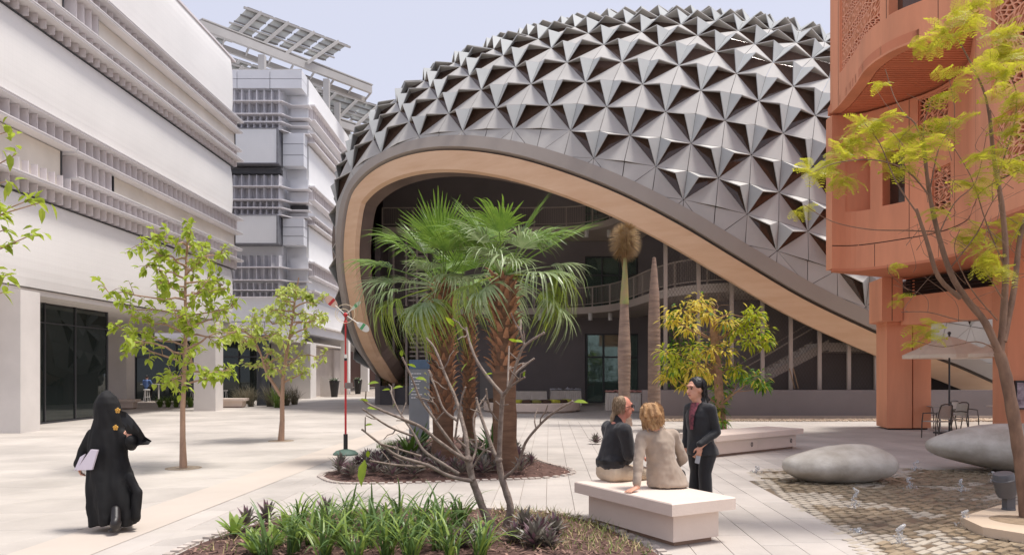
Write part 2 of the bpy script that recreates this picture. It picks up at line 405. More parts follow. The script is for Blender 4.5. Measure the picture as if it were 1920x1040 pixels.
# ================================================================ WHITE BUILDING (left)
def wb(s, o=0., z=0.): return Vector((-14.5+.0136*(s-39)+o, s, z))
def wbox(mb, s0, s1, o0, o1, z0, z1, mi=0):
    a, b, c, d = wb(s0, o0), wb(s0, o1), wb(s1, o1), wb(s1, o0); return mb.hexa([a[:2], b[:2], c[:2], d[:2]], z0, z1, mi)
def tile_mat(name, rgb, sc=1.0):
    m = mat(name, rgb, .4, .035, .25, rnd=.01); nt = m.node_tree; n = nt.nodes; l = nt.links
    tc = n.new('ShaderNodeTexCoord'); sp = n.new('ShaderNodeSeparateXYZ'); cb = n.new('ShaderNodeCombineXYZ'); ad = n.new('ShaderNodeMath')
    l.new(tc.outputs['Object'], sp.inputs[0]); ad.operation = 'ADD'; l.new(sp.outputs[0], ad.inputs[0]); l.new(sp.outputs[1], ad.inputs[1])
    l.new(ad.outputs[0], cb.inputs[0]); l.new(sp.outputs[2], cb.inputs[1])
    bk = n.new('ShaderNodeTexBrick'); bk.offset = 0; bk.inputs['Scale'].default_value = 1; bk.inputs['Brick Width'].default_value = .17*sc; bk.inputs['Row Height'].default_value = .17*sc; bk.inputs['Mortar Size'].default_value = .012; bk.inputs['Mortar Smooth'].default_value = .3
    l.new(cb.outputs[0], bk.inputs[0]); bp = n.new('ShaderNodeBump'); bp.inputs['Strength'].default_value = .12; bp.inputs['Distance'].default_value = .01; bp.invert = True
    l.new(bk.outputs['Fac'], bp.inputs['Height']); l.new(bp.outputs[0], n['Principled BSDF'].inputs['Normal'])
    mr = n.new('ShaderNodeMapRange'); mr.inputs[3].default_value = 1; mr.inputs[4].default_value = .982; l.new(bk.outputs['Fac'], mr.inputs[0])
    old = n['Principled BSDF'].inputs['Base Color'].links[0].from_socket; mu = n.new('ShaderNodeHueSaturation'); l.new(old, mu.inputs['Color']); l.new(mr.outputs[0], mu.inputs['Value']); l.new(mu.outputs[0], n['Principled BSDF'].inputs['Base Color'])
    return m
M_cush = tile_mat('gridded_white_cushion', (234, 231, 227))
M_glassd = glass_mat('dark_glass', (58, 66, 64), .75, .02, .45)
wbd = thing('white_building', wb(28), 'white building with gridded cladding bands and rows of pale vertical fins', 'building')
S0, S1 = 17.5, 39.0
c = MB(); wbox(c, S0, S1-.05, -16, -.32, 4.6, 17.85); c.build('core_wall', M_conc, wbd)
for z0, z1 in ((14.84, 17.96), (9.72, 12.40), (4.36, 7.10)):
    mb = MB(); rs = []                         # softly bulged cushion band
    nz_ = 10
    for a in range(41):
        s = S0+(S1-S0)*a/40; e = min(1, (S1-s)/.5); rs.append([wb(s, (.0-.18*(1-e)**2)+.10*(1-abs(2*b/nz_-1)**3), z0+(z1-z0)*b/nz_) for b in range(nz_+1)])
    for a in range(40):
        for b in range(nz_): mb.poly([rs[a][b], rs[a+1][b], rs[a+1][b+1], rs[a][b+1]])
    mb.poly(rs[40]+[wb(S1-.03, -.34, z1), wb(S1-.03, -.34, z0)]); mb.poly([wb(S0, -.34, z0), wb(S1, -.34, z0)]+[rs[40][0], rs[0][0]]); mb.poly([rs[0][-1], rs[40][-1], wb(S1, -.34, z1), wb(S0, -.34, z1)])
    mb.build('cladding_band', M_cush, wbd, smooth=40)
mb = MB(); wbox(mb, S0, S1+.05, -.4, .06, 17.965, 18.06); mb.build('parapet_cap', M_fin, wbd)
for z, s0, s1, o in ((14.78, S0, S1+.05, .46), (14.24, 24.6, S1+.05, .42), (13.27, S0, S1+.05, .40), (12.74, S0, S1+.05, .46), (9.66, S0, S1+.05, .46), (8.97, S0, 24.4, .46), (8.95, 24.5, S1+.05, .42), (8.12, 24.6, S1+.05, .40), (7.53, S0, S1+.05, .46)):
    mb = MB(); wbox(mb, s0, s1, -.3, o, z, z+.055); wbox(mb, s0, s1, o-.03, o+.02, z+.057, z+.09); mb.build('ledge', M_ledge, wbd)
for z in (12.41, 7.11):
    mb = MB(); wbox(mb, S0, S1, -.3, .05, z, z+.03); mb.build('shadow_gap', M_dkmetal, wbd)
for z0, z1 in ((14.30, 14.77), (12.80, 13.26), (12.45, 12.73), (9.03, 9.65), (7.59, 8.11), (7.15, 7.52)):
    fm = MB(); fm.hexa([(-.28, -.012), (.20, .05), (.20, .075), (-.28, .012)], z0, z1); me = fm.mesh('fin', M_fin)
    s = S1-.25
    while s > 18.6:
        o = link('fin', me, wbd); o.location = wb(s)-wbd.location; o.location.z = 0; s -= .42
    bk = MB(); wbox(bk, S0, S1-.02, -.33, -.28, z0-.02, z1+.02); bk.build('fin_backing', M_ledge, wbd)
for z0, z1, s0, s1 in ((13.33, 14.22, 26.4, S1), (13.33, 14.22, S0, 24.4), (8.19, 8.94, 27.4, S1), (7.6, 8.94, S0, 24.3)):
    mb = MB(); wbox(mb, s0, s1-.04, -.25, .02, z0, z1); o = mb.build('screen_panel', M_screen, wbd)
    e = MB(); wbox(e, s1-.04, s1+.01, -.25, .06, z0, z1); wbox(e, s0-.04, s0, -.25, .06, z0, z1); e.build('panel_frame', M_dkmetal, o)
for z0, z1, s0, s1 in ((13.33, 14.22, 24.6, 26.2), (8.19, 8.94, 24.6, 27.2)):
    s = s0+.2
    fm = MB(); fm.hexa([(-.28, -.012), (.20, .05), (.20, .075), (-.28, .012)], z0, z1); me = fm.mesh('fin', M_fin)
    while s < s1: o = link('tall_fin', me, wbd); o.location = wb(s)-wbd.location; o.location.z = 0; s += .42
# ground floor
mb = MB(); wbox(mb, S0, S1+6, -12, -.1, 4.16, 4.33); mb.build('soffit', M_conc, wbd)
mb = MB(); mb.box(-18.5, -14.22, 21.6, 22.5, 0, 4.158); mb.build('pier', M_conc, wbd)
mb = MB(); mb.box(-14.62, -13.62, 34.3, 35.2, 0, 4.158); mb.build('column', M_conc, wbd)
mb = MB(); mb.box(-19.9, -19.0, 36.8, 37.6, 0, 4.158); mb.build('column', M_conc, wbd)
YG = [22.6, 24.3, 25.7, 27.5, 29.66]
for a, b in zip(YG, YG[1:]):
    mb = MB(); mb.box(-16.13, -16.10, a+.03, b-.03, .08, 4.1); w_ = mb.build('glass_pane', M_glassd, wbd)
    mb = MB(); mb.box(-16.16, -16.06, b-.03, b+.03, .06, 4.15); mb.box(-16.16, -16.06, a+.03, b-.03, 3.45, 3.49); mb.build('mullion', M_dkmetal, w_)
mb = MB(); mb.box(-16.2, -16.04, 22.6, 29.7, 0, .06); mb.build('glass_sill', M_dkmetal, wbd)
mb = MB(); mb.box(-18.4, -16.1, 29.72, 29.78, .02, 4.15); mb.build('glass_return', M_glassd, wbd)
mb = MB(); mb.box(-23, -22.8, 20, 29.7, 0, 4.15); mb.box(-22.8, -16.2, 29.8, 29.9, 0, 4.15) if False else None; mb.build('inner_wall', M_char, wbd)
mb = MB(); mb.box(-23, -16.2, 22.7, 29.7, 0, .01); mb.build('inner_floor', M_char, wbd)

# ================================================================ GREY-WHITE BUILDING (behind)
gb = thing('fin_fronted_building', (-16, 55, 0), 'tall pale building with boxy bays and stacked rows of grey fins on its front', 'building')
M_gcl = mat('pale_grey_cladding', (214, 215, 219), .45, .03, .5, rnd=.03)
M_gfin = mat('grey_fin', (206, 205, 210), .5, .05, .5, rnd=.05)
M_side0 = tile_mat('gridded_bay_cushion', (222, 222, 222))
zy = lambda y: EYE+(700-y)/28.0
mb = MB(); mb.box(-40, -15.5, 50.6, 95, 4.5, zy(134)); mb.box(-15.5, -14.15, 51.4, 95, 4.5, zy(134)); mb.build('core_wall', M_gcl, gb)
for a, b in ((-24, -21.2), (-21.2, -18.4), (-18.4, -16.2), (-16.2, -14.05)):
    for y0, y1 in ((132, 148), (149, 166)):
        mb = MB(); mb.box(a+.02, b-.02, 49.95 if b < -15 else 49.96, 51.3, zy(y1), zy(y0)); mb.build('parapet_panel', M_gcl, gb)
fin2 = {}
for y0, y1 in ((169, 190), (191, 214), (218, 229), (232, 244), (328, 349), (352, 374), (378, 389), (392, 403), (478, 500), (502, 524), (530, 543), (547, 556)):
    z0, z1 = zy(y1), zy(y0)
    mb = MB(); mb.box(-24, -15.35, 49.75, 50.65, z0-.07, z0-.01); mb.hexa([(-15.35, 49.75), (-14.9, 50.6), (-13.75, 50.6), (-13.75, 51.4), (-15.35, 51.4)], z0-.07, z0-.01); mb.build('ledge', M_ledge, gb)
    dx = .5 if y1-y0 > 15 else .42
    fm = MB(); fm.hexa([(-.02, -.55), (.02, -.55), (.10, 0), (.06, 0)], z0, z1); me = fm.mesh('fin', M_gfin)
    x = -15.6
    while x > -19.6:
        o = link('fin', me, gb); o.location = (x+16, 50.5-55, 0); x -= dx
    mb = MB(); mb.box(-24, -15.5, 50.5, 50.58, z0, z1); mb.build('fin_backing', M_gfin, gb)
    mb = MB(); mb.box(-15.2, -14.0, 51.2, 51.38, z0, z1); mb.build('recess_panel', M_gcl if (y0 % 3) else M_dkmetal, gb)
for y0, y1 in ((246, 309), (407, 458)):
    z0, z1 = zy(y1), zy(y0)
    mb = MB(); mb.box(-24, -15.62, 49.5, 50.5, z0, z1); o = mb.build('bay_box', M_side0, gb)
    f_ = MB(); f_.box(-24, -15.55, 49.46, 50.5, z0-.06, z0-.005); f_.box(-24, -15.55, 49.46, 50.5, z1+.005, z1+.05); f_.box(-15.61, -15.53, 49.46, 50.5, z0, z1); f_.build('bay_frame', mat('mid_metal', (120, 120, 126), .5), o)
    for zz, zb in ((z0, z0+(z1-z0)/3), (z0+(z1-z0)/3, z0+(z1-z0)*2/3), (z0+(z1-z0)*2/3, z1)):
        mb = MB(); mb.box(-15.45, -14.05, 50.35, 51.2, zz+.02, zb-.02); mb.build('corner_panel', M_gcl, gb)
mb = MB(); mb.box(-24, -15.5, 50.0, 50.5, zy(325), zy(316)); mb.build('bay_soffit', M_dkmetal, gb)
mb = MB(); mb.box(-24, -15.5, 49.98, 50.6, zy(602), zy(558)); mb.box(-15.5, -14.05, 50.2, 51.2, zy(602), zy(558)); mb.build('lower_band', M_gcl, gb)
for a, b in ((-24, -19.5), (-19.5, -16.6), (-16.6, -14.05)):
    mb = MB(); mb.box(a+.02, b-.02, 50.1, 50.6, zy(640), zy(603)); mb.build('fascia_panel', M_gfin, gb)
# street side
M_side = tile_mat('gridded_side_cushion', (236, 235, 234), 1.0)
for y0, y1 in ((134, 182), (262, 336), (417, 482), (560, 604)):
    mb = MB(); mb.box(-14.15, -13.98, 51.4 if y0 < 550 else 50.3, 95, zy(y1), zy(y0)); mb.build('side_band', M_side, gb)
for y in (184, 212, 238, 256, 340, 366, 398, 413, 486, 512, 540):
    mb = MB(); mb.box(-14.1, -13.55, 51.3, 95, zy(y)-.05, zy(y)+.03); mb.build('ledge', M_ledge, gb)
for y0, y1 in ((185, 211), (239, 255), (341, 365), (399, 412), (487, 511)):
    fm = MB(); fm.box(-.25, .22, -.02, .02, zy(y1), zy(y0)); me = fm.mesh('fin', M_fin); s = 51.8
    while s < 60: o = link('side_fin', me, gb); o.location = (-14.05+16, s-55, 0); s += .5
# ground floor: dark glass, piers, columns along the lane
mb = MB(); mb.box(-30, -15.9, 47.6, 47.65, .05, zy(640)); mb.build('glass_wall', M_glassd, gb)
for x in (-27, -24, -21.4, -18.9, -17.4):
    mb = MB(); mb.box(x-.04, x+.04, 47.5, 47.59, 0, zy(640)); mb.build('mullion', M_dkmetal, gb)
mb = MB(); mb.box(-30, -15.9, 47.48, 47.58, 2.75, 2.83); mb.build('transom', M_dkmetal, gb)
mb = MB(); mb.box(-30, -14.2, 47.3, 62, zy(641)-.02, zy(641)+.1); mb.build('soffit', M_conc, gb)
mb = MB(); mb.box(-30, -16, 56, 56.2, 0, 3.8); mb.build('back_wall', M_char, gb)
mb = MB(); mb.box(-16.6, -13.9, 51.5, 53.0, 0, zy(642)); mb.build('wall_pier', M_conc, gb)
mb = MB(); mb.box(-15.4, -15.2, 53, 66, 0, 3.75); mb.build('side_wall', mat('warm_grey_wall', (178, 168, 160), .8, .08, .5), gb)
for y in (63.0, 71.5, 80):
    mb = MB(); mb.box(-14.5, -13.8, y, y+.75, 0, zy(606)); mb.build('column', M_white, gb)
mb = MB(); mb.box(-15.2, -13.9, 51.4, 95, zy(606), zy(606)+.12); mb.build('lane_soffit', M_conc, gb)
mb = MB(); mb.lathe([(.33, 0), (.33, 3.8)], 20, (-13.5, 40.5, 0)); mb.v = [(p[0], p[1], p[2]) for p in mb.v]
dc = tag(mb.build('dark_column', mat('slate_column', (66, 70, 76), .5, .06, 1), smooth=40), 'round slate-grey column standing between grasses and glass wall', 'column')
# buildings closing the lane
lane = thing('brown_building', (-14, 100, 0), 'plain brown wall closing the far end of the lane', 'building')
mb = MB(); mb.box(-26, 4, 98, 104, 0, 9.0); mb.build('wall', mat('brown_wall', (128, 104, 98), .8, .08, .3), lane)
mb = MB(); mb.box(-19.2, -14.9, 97.7, 97.95, 3.2, 6.2); mb.build('green_window', glass_mat('green_glass', (128, 160, 138), .9), lane)

# ================================================================ SOLAR CANOPY
M_steel = mat('white_steel', (176, 173, 170), .5, .05, .5)
M_pv = mat('solar_panel_back', (188, 190, 186), .5, .05, .6, rnd=.05)
M_pvf = mat('panel_rail', (120, 116, 112), .5, .08, 1)
sc_ = thing('solar_canopy', (-16, 58, 22), 'raised steel frame carrying rows of tilted solar panels above the pale building', 'solar canopy')
UP_ = Vector((0, 0, 1))
def array(dv):
    LL, LR, UL, UR = [Vector(p)+Vector(dv) for p in ((-20.1, 52.3, 25.8), (-14.4, 57.7, 25.8), (-18.8, 53.1, 27.8), (-12.9, 59.4, 27.8))]
    P = lambda u, v: (LL*(1-u)+LR*u)*(1-v)+(UL*(1-u)+UR*u)*v
    nr = (LR-LL).cross(UL-LL).normalized()
    if nr.z < 0: nr = -nr
    for a in range(4):
        for cc in range(2):
            for b in range(3):
                u0 = a/4+.01+cc*.112; u1 = u0+.107; v0 = b/3+.01; v1 = (b+1)/3-.01
                MB().slab([P(u0, v0), P(u1, v0), P(u1, v1), P(u0, v1)], nr*.05).build('solar_panel', M_pv, sc_)
        for b in (.05, .36, .64, .95): MB().bar(P(a/4+.005, b)-nr*.05, P(a/4+.235, b)-nr*.05, .09, .08, nr).build('rail', M_pvf, sc_)
        u = a/4+.12; MB().bar(P(u, -.35)-nr*.28, P(u, .93)-nr*.22, .2, .34, nr).build('rafter', M_steel, sc_)
    MB().bar(P(-.02, .9)-nr*.14, P(1.02, .9)-nr*.14, .14, .16, nr).build('purlin', M_steel, sc_)
    MB().bar(P(-.02, .25)-nr*.12, P(1.02, .25)-nr*.12, .1, .1, nr).build('purlin', M_steel, sc_)
    a_, b_ = Vector((-20.9, 49.9, 25.0))+Vector(dv), Vector((-11.6, 61.4, 25.0))+Vector(dv)
    MB().bar(a_, b_, .3, .55).build('main_beam', M_steel, sc_); MB().bar(a_+Vector((-.7, 1.2, -.35)), b_+Vector((-.7, 1.2, -.35)), .22, .4).build('main_beam', M_steel, sc_)
    for k in range(9): MB().bar(a_.lerp(b_, k/8)+UP_*-.2, a_.lerp(b_, k/8)+Vector((-.7, 1.2, -.35)), .1, .16).build('tie_beam', M_steel, sc_)
    MB().bar(a_+Vector((-.3, .5, .48)), b_+Vector((-.3, .5, .48)), 1.2, .08).build('beam_flange', M_steel, sc_)
    for t in (.32, .70):
        c_ = a_.lerp(b_, t); mb = MB(); mb.bar((c_.x, c_.y, 21.5), (c_.x, c_.y, 24.5), .45, .45); mb.build('post', M_steel, sc_)
for d in ((0, 0, 0), (0, 13.6, 0), (0, 27.2, 0), (-9, -1, 0), (-4, 6.8, -.6), (-2.6, 3.6, -2.4), (3.2, 9.4, -2.2)): array(d)
for x0, x1 in ((-19.6, -14.2),):
    rl = MB(); rl.bar((x0, 50.4, zy(126)), (x1, 50.4, zy(126)), .05, .05)
    for k in range(5): rl.bar((x0+(x1-x0)*k/4, 50.4, zy(134)), (x0+(x1-x0)*k/4, 50.4, zy(126)), .05, .05)
    rl.build('roof_rail', M_steel, gb)
# ================================================================ DARK BUILDING INSIDE THE SHELL
db = thing('dark_building', (2, 44, 0), 'charcoal building with curved balconies standing under the domed shell', 'building')
M_bal = mat('balcony_concrete', (184, 171, 160), .7, .06, .6, .08, 10)
M_rail = mat('bronze_grey_rail', (164, 151, 140), .5, .05, 1)
M_frame = mat('window_frame', (70, 72, 72), .5, .05, 1)
M_pane = glass_mat('green_grey_glass', (140, 160, 150), .62, .03, .55)
xw = lambda px, Y=44.: (px-960)/FPX*Y
zw = lambda py, Y=44.: EYE+(700-py)/FPX*Y
WIN = [(xw(1100), xw(1197), .02, zw(625)), (xw(1097), xw(1195), 5.37, zw(480)), (xw(1090), xw(1140), 9.87, zw(380))]
mb = MB(); xs = [-7.6, WIN[0][0], WIN[0][1], 10]
mb.box(-7.6, WIN[1][0], 44, 44.4, 0, 16.4); mb.box(WIN[0][1], 10.5, 44, 44.4, 0, 16.4)
for z0, z1 in ((WIN[0][3], WIN[1][2]), (WIN[1][3], WIN[2][2]), (WIN[2][3], 16.4)): mb.box(WIN[1][0], WIN[0][1], 44, 44.4, z0, z1)
mb.box(-7.6, -7.3, 41.4, 44, 0, 9.4)
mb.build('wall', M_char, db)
mb = MB(); mb.hexa([(10.5, 44), (8.2, 36.5), (8.6, 34.2), (10.2, 33.4), (21, 33.2), (21, 33.6), (10.5, 33.8), (9.0, 34.6), (8.6, 36.6), (10.9, 44)], 0, 9.2); mb.build('stair_wall', M_char, db)
for (x0, x1, z0, z1), cols in zip(WIN, (3, 3, 1)):
    mb = MB(); mb.box(x0, x1, 44.22, 44.24, z0, z1); w_ = mb.build('window', M_pane, db)
    f_ = MB(); zt = z0+(z1-z0)*.66
    for k in range(cols+1): xx = x0+(x1-x0)*k/cols; f_.box(xx-.05, xx+.05, 44.1, 44.215, z0, z1)
    f_.box(x0, x1, 44.12, 44.21, zt-.05, zt+.05); f_.box(x0, x1, 44.12, 44.21, z1-.08, z1); f_.box(x0, x1, 44.12, 44.21, z0, z0+.06); f_.build('window_frame', M_frame, w_)
    r_ = MB(); r_.box(x0-.2, x1+.2, 47.5, 47.6, z0, z1); r_.box(x0-.2, x1+.2, 44.5, 47.5, z0-.02, z0); r_.build('room_wall', mat('room_wall', (150, 158, 150), .8, .2, .6), w_)
mb = MB(); mb.box(xw(900), xw(930), 43.93, 43.98, .02, 2.4); d_ = mb.build('door', mat('grey_door', (142, 136, 132), .6, .04, 1), db)
MB().box(xw(925), xw(927), 43.88, 43.925, 1.0, 1.2).build('handle', M_frame, d_)
EDGE = catmull([(-7.2, 41.5, 0), (-2, 41.45, 0), (3.0, 41.3, 0), (4.9, 39.8, 0), (5.8, 37, 0), (6.3, 33.6, 0), (7.1, 31.2, 0), (8.6, 30.0, 0), (10.6, 30.2, 0), (12.2, 31.6, 0), (12.8, 33.1, 0)], 5)
for z, i0, i1 in ((5.0, 0, len(EDGE)), (9.5, 0, 38)):
    E_ = EDGE[i0:i1]; plan = [(p.x, p.y) for p in E_]
    back = [(12.8, 33.15), (8.5, 34.1), (8.15, 36.5), (7.4, 43.9), (-7.2, 43.9)] if i1 == len(EDGE) else [(8.2, 36.0), (7.4, 43.9), (-7.2, 43.9)]
    mb = MB(); mb.hexa(plan+back, z, z+.36); b_ = mb.build('balcony', M_bal, db)
    rl = MB(); rl.tube([p+Vector((0, 0, z+1.42)) for p in E_], .035, 6); rl.tube([p+Vector((0, 0, z+.5)) for p in E_], .025, 6)
    inf = MB(); acc = 0
    for a, b in zip(E_, E_[1:]):
        L = (b-a).length; n = max(1, int(L/.09))
        for k in range(n):
            p = a.lerp(b, k/n); acc += L/n
            inf.bar(p+Vector((0, 0, z+.5)), p+Vector((0, 0, z+1.4)), .014, .014)
        
    acc = 1.0
    for a, b in zip(E_, E_[1:]):
        acc += (b-a).length
        if acc > 1.3: acc = 0; rl.bar(a+Vector((0, 0, z+.36)), a+Vector((0, 0, z+1.42)), .07, .07)
    rl.build('railing', M_rail, b_); inf.build('railing_infill', M_rail, b_)
for px, py in ((1107, 600), (1144, 598), (950, 603), (1013, 603)):
    p = at(px, py, 40.6); MB().tube([(p.x, p.y, 4.62), (p.x, p.y, 4.998)], .12, 10).build('downlight', mat('lamp_white', (210, 205, 198), .5), db)
for px in (1100, 1142):
    p = at(px, 455, 40.5); MB().tube([(p.x, p.y, 9.1), (p.x, p.y, 9.498)], .12, 10).build('downlight', MATS['lamp_white'], db)
# left screen: posts, louvres, slab
for px in (738, 762, 782, 800):
    X = xw(px, 40.8); mb = MB(); mb.box(X-.06, X+.06, 40.75, 40.87, 0, 4.98); mb.box(X-.05, X+.05, 40.75, 40.85, 5.4, 9.4); mb.build('screen_post', M_rail, db)
for z0, z1, p0, p1 in ((5.7, 8.6, 765, 800), (1.2, 3.9, 768, 798)):
    z = z0
    while z < z1: MB().box(xw(p0, 41), xw(p1, 41), 41.0, 41.12, z, z+.09).build('louvre_slat', M_rail, db); z += .24
# stair behind the mesh
mb = MB(); st = MB(); X = 7.9; z = 0
for k in range(18):
    o_ = MB(); o_.box(X, X+.30, 30.6, 32.2, z+.10, z+.165); o_.box(X, X+.02, 30.62, 32.18, z-.02, z+.098); o_.build('stair_step', mat('stair_stone', (206, 196, 188), .7, .06, 1), db); X += .28; z += .165
for y in (30.55, 32.22): st.hexa([(7.7, y-.03), (12.95, y-.03), (12.95, y+.03), (7.7, y+.03)], [-.0, 2.72, 2.72, 0], [.18, 3.1, 3.1, .18])
st.build('stair_stringer', M_bal, db)
MB().box(12.95, 19, 30.5, 33.1, 2.62, 2.98).build('stair_landing', M_bal, db)
h = MB(); h.tube([(7.9, 30.55, 1.0), (12.95, 30.55, 3.95), (18, 30.55, 3.95)], .035, 6); h.tube([(7.9, 32.2, 1.0), (12.95, 32.2, 3.95)], .03, 6); h.build('handrail', M_rail, db)
# mesh screen with posts
YS = 29.1
top = lambda X: np.interp(960+X/YS*FPX, [1205, 1300, 1400, 1500, 1600, 1700], [300, 420, 490, 555, 612, 660])
ztop = lambda X: EYE+(700-top(X))/FPX*YS+.5
for px in (1248, 1310, 1372, 1430, 1483, 1537, 1592, 1643):
    X = xw(px, YS-.1); MB().box(X-.07, X+.07, YS-.12, YS-.02, 1.1, ztop(X)).build('screen_post', M_rail, db)
ms = MB(); bw = .006; pitch = .13
for sg in (1, -1):
    for k in range(-70, 170):
        for j in range(60):
            x0 = 5.9+k*pitch+sg*(j*.1*.62); z0 = 1.12+j*.1
            x1 = x0+sg*.062; z1 = z0+.1
            if x0 < 5.95 or x0 > 14.3 or z0 > ztop(x0)-.2: continue
            ms.add([(x0-bw, YS, z0), (x0+bw, YS, z0), (x1+bw, YS, z1), (x1-bw, YS, z1)], [(0, 1, 2, 3)])
ms.build('wire_mesh', mat('mesh_wire', (108, 97, 90), .5, .05, 1), db, kind='stuff')
# planter wall and gravel
pw = thing('planter_wall', (12, 28.4, 0), 'long charcoal planter wall below the wire mesh screen', 'planter')
MB().box(4.95, 20.5, 28.3, 28.5, .13, 1.10).build('wall', M_char, pw); MB().box(4.95, 20.5, 28.2, 28.55, 0, .128).build('plinth', mat('plinth_stone', (176, 160, 146), .8, .06, 1), pw)
MB().box(5.0, 20.5, 28.52, 29.0, .0, .95).build('soil', mat('soil', (72, 58, 48), .95, .2, 3), pw)
gv = MB(); rg = random.Random(8)
for _ in range(3800):
    x, y = rg.uniform(5.2, 20), rg.uniform(26.9, 28.15); r = rg.uniform(.025, .06); gv.ball((x, y, r*.4), (r, r*.8, r*.6), 5, 3)
gv.build('gravel', mat('gravel_stone', (196, 174, 150), .85, .25, 9), kind='stuff', label='tan pebbles along the foot of the planter wall', cat='gravel')

# ================================================================ TERRACOTTA BUILDING
ob = thing('terracotta_building', (11, 18, 0), 'terracotta building with wavy overhanging storeys and pierced screens', 'building')
M_ter = mat('terracotta_render', (228, 156, 120), .8, .09, 1.1, .2, 14, stretch=(1, 1, .18))
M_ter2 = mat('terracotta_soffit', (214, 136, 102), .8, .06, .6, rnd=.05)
M_seam = mat('seam_dark', (48, 34, 30), .8, .1, 2)
P2 = catmull([(9.0, 21.0, 0), (9.7, 20.93, 0), (10.35, 20.1, 0), (10.85, 19.0, 0), (10.7, 17.6, 0), (9.9, 16.0, 0), (9.2, 14.5, 0), (8.95, 12.5, 0), (9.2, 10, 0), (9.9, 8, 0)], 8)
P3 = catmull([(8.97, 21.05, 0), (8.93, 20.3, 0), (8.72, 19.0, 0), (8.52, 17.9, 0), (8.65, 16.95, 0), (9.15, 16.1, 0), (9.42, 15.0, 0), (9.3, 13.5, 0), (9.0, 12, 0), (9.0, 10, 0), (9.6, 8, 0)], 8)
def cum(P):
    s = [0]
    for a, b in zip(P, P[1:]): s.append(s[-1]+(b-a).length)
    return s
class Wave:
    def __init__(s, P): s.P = P; s.c = cum(P); s.L = s.c[-1]
    def pt(s, t, off=0., z=0.):              # point at arclength t, off > 0 = outwards (towards the square)
        t = max(0, min(s.L-1e-4, t)); i = max(k for k in range(len(s.c)-1) if s.c[k] <= t); a, b = s.P[i], s.P[i+1]
        p = a.lerp(b, (t-s.c[i])/(s.c[i+1]-s.c[i])); d = (b-a).normalized(); n = Vector((d.y, -d.x, 0))
        if n.x > 0 and n.y > 0: n = -n
        return Vector((p.x+n.x*off, p.y+n.y*off, z))
    def at_px(s, px):                        # arclength where the curve crosses a column of the photograph
        best = min(range(600), key=lambda k: abs(960+FPX*s.pt(s.L*k/600).x/s.pt(s.L*k/600).y-px)); return s.L*best/600
W2, W3 = Wave(P2), Wave(P3)
def nsign(W, t):
    p, q = W.pt(t, 0), W.pt(t, .1); return -1 if (q-p).dot(Vector((0, 0, 0))-p) < 0 else 1
def wall_wave(W, z0, z1, holes, name, mt, parent, thick=.35):
    """curved wall of height z0..z1 with rectangular holes (t0,t1,za,zb)"""
    ts = sorted(set([round(W.L*k/110, 3) for k in range(111)]+[round(h[j], 3) for h in holes for j in (0, 1)]))
    zs = sorted(set([z0, z1]+[h[j] for h in holes for j in (2, 3)]))
    sg = 1
    mb = MB(); cell = {}
    for i in range(len(ts)-1):
        for j in range(len(zs)-1):
            tc, zc = (ts[i]+ts[i+1])/2, (zs[j]+zs[j+1])/2
            cell[i, j] = not any(h[0] < tc < h[1] and h[2] < zc < h[3] for h in holes)
    for (i, j), on in cell.items():
        if not on: continue
        f = lambda a, b, o: W.pt(ts[a], o, zs[b])
        mb.poly([f(i, j, 0), f(i+1, j, 0), f(i+1, j+1, 0), f(i, j+1, 0)]); mb.poly([f(i, j, -thick), f(i, j+1, -thick), f(i+1, j+1, -thick), f(i+1, j, -thick)])
        for (di, dj), (a, b) in {(-1, 0): ((0, 0), (0, 1)), (1, 0): ((1, 0), (1, 1)), (0, -1): ((0, 0), (1, 0)), (0, 1): ((0, 1), (1, 1))}.items():
            if not cell.get((i+di, j+dj), False):
                mb.poly([f(i+a[0], j+a[1], 0), f(i+b[0], j+b[1], 0), f(i+b[0], j+b[1], -thick), f(i+a[0], j+a[1], -thick)])
    return mb.build(name, mt, parent)
def hole(W, px0, px1, z0, z1):
    a, b = sorted((W.at_px(px0), W.at_px(px1))); return (a, b, z0, z1)
H2 = [hole(W2, 1586, 1632, 6.27, 7.72), hole(W2, 1654, 1697, 6.3, 7.75)]
S2 = [hole(W2, 1722, 1778, 7.9, 8.9), hole(W2, 1747, 1782, 5.85, 6.95), hole(W2, 1858, 2000, 6.9, 8.9), hole(W2, 1862, 1925, 5.3, 6.5)]
H3 = [hole(W3, 1666, 1752, 9.9, 12.4)]
S3 = [hole(W3, 1574, 1650, 9.9, 12.6), hole(W3, 1795, 2300, 10.2, 12.6)]
wall_wave(W2, 4.67, 8.98, H2+S2, 'middle_wall', M_ter, ob, .40); wall_wave(W3, 9.04, 13.4, H3+S3, 'upper_wall', M_ter, ob, .30)
for W, hs, dp in ((W2, H2, .38), (W3, H3, .25)):
    for q, h in enumerate(hs):
        mb = MB(); n = 6
        for k in range(n):
            t0, t1 = h[0]+(h[1]-h[0])*k/n, h[0]+(h[1]-h[0])*(k+1)/n; mb.poly([W.pt(t0, -dp, h[2]), W.pt(t1, -dp, h[2]), W.pt(t1, -dp, h[3]), W.pt(t0, -dp, h[3])])
        w_ = mb.build('window', M_ter if (W is W2 and q == 0) else M_glassd, ob)
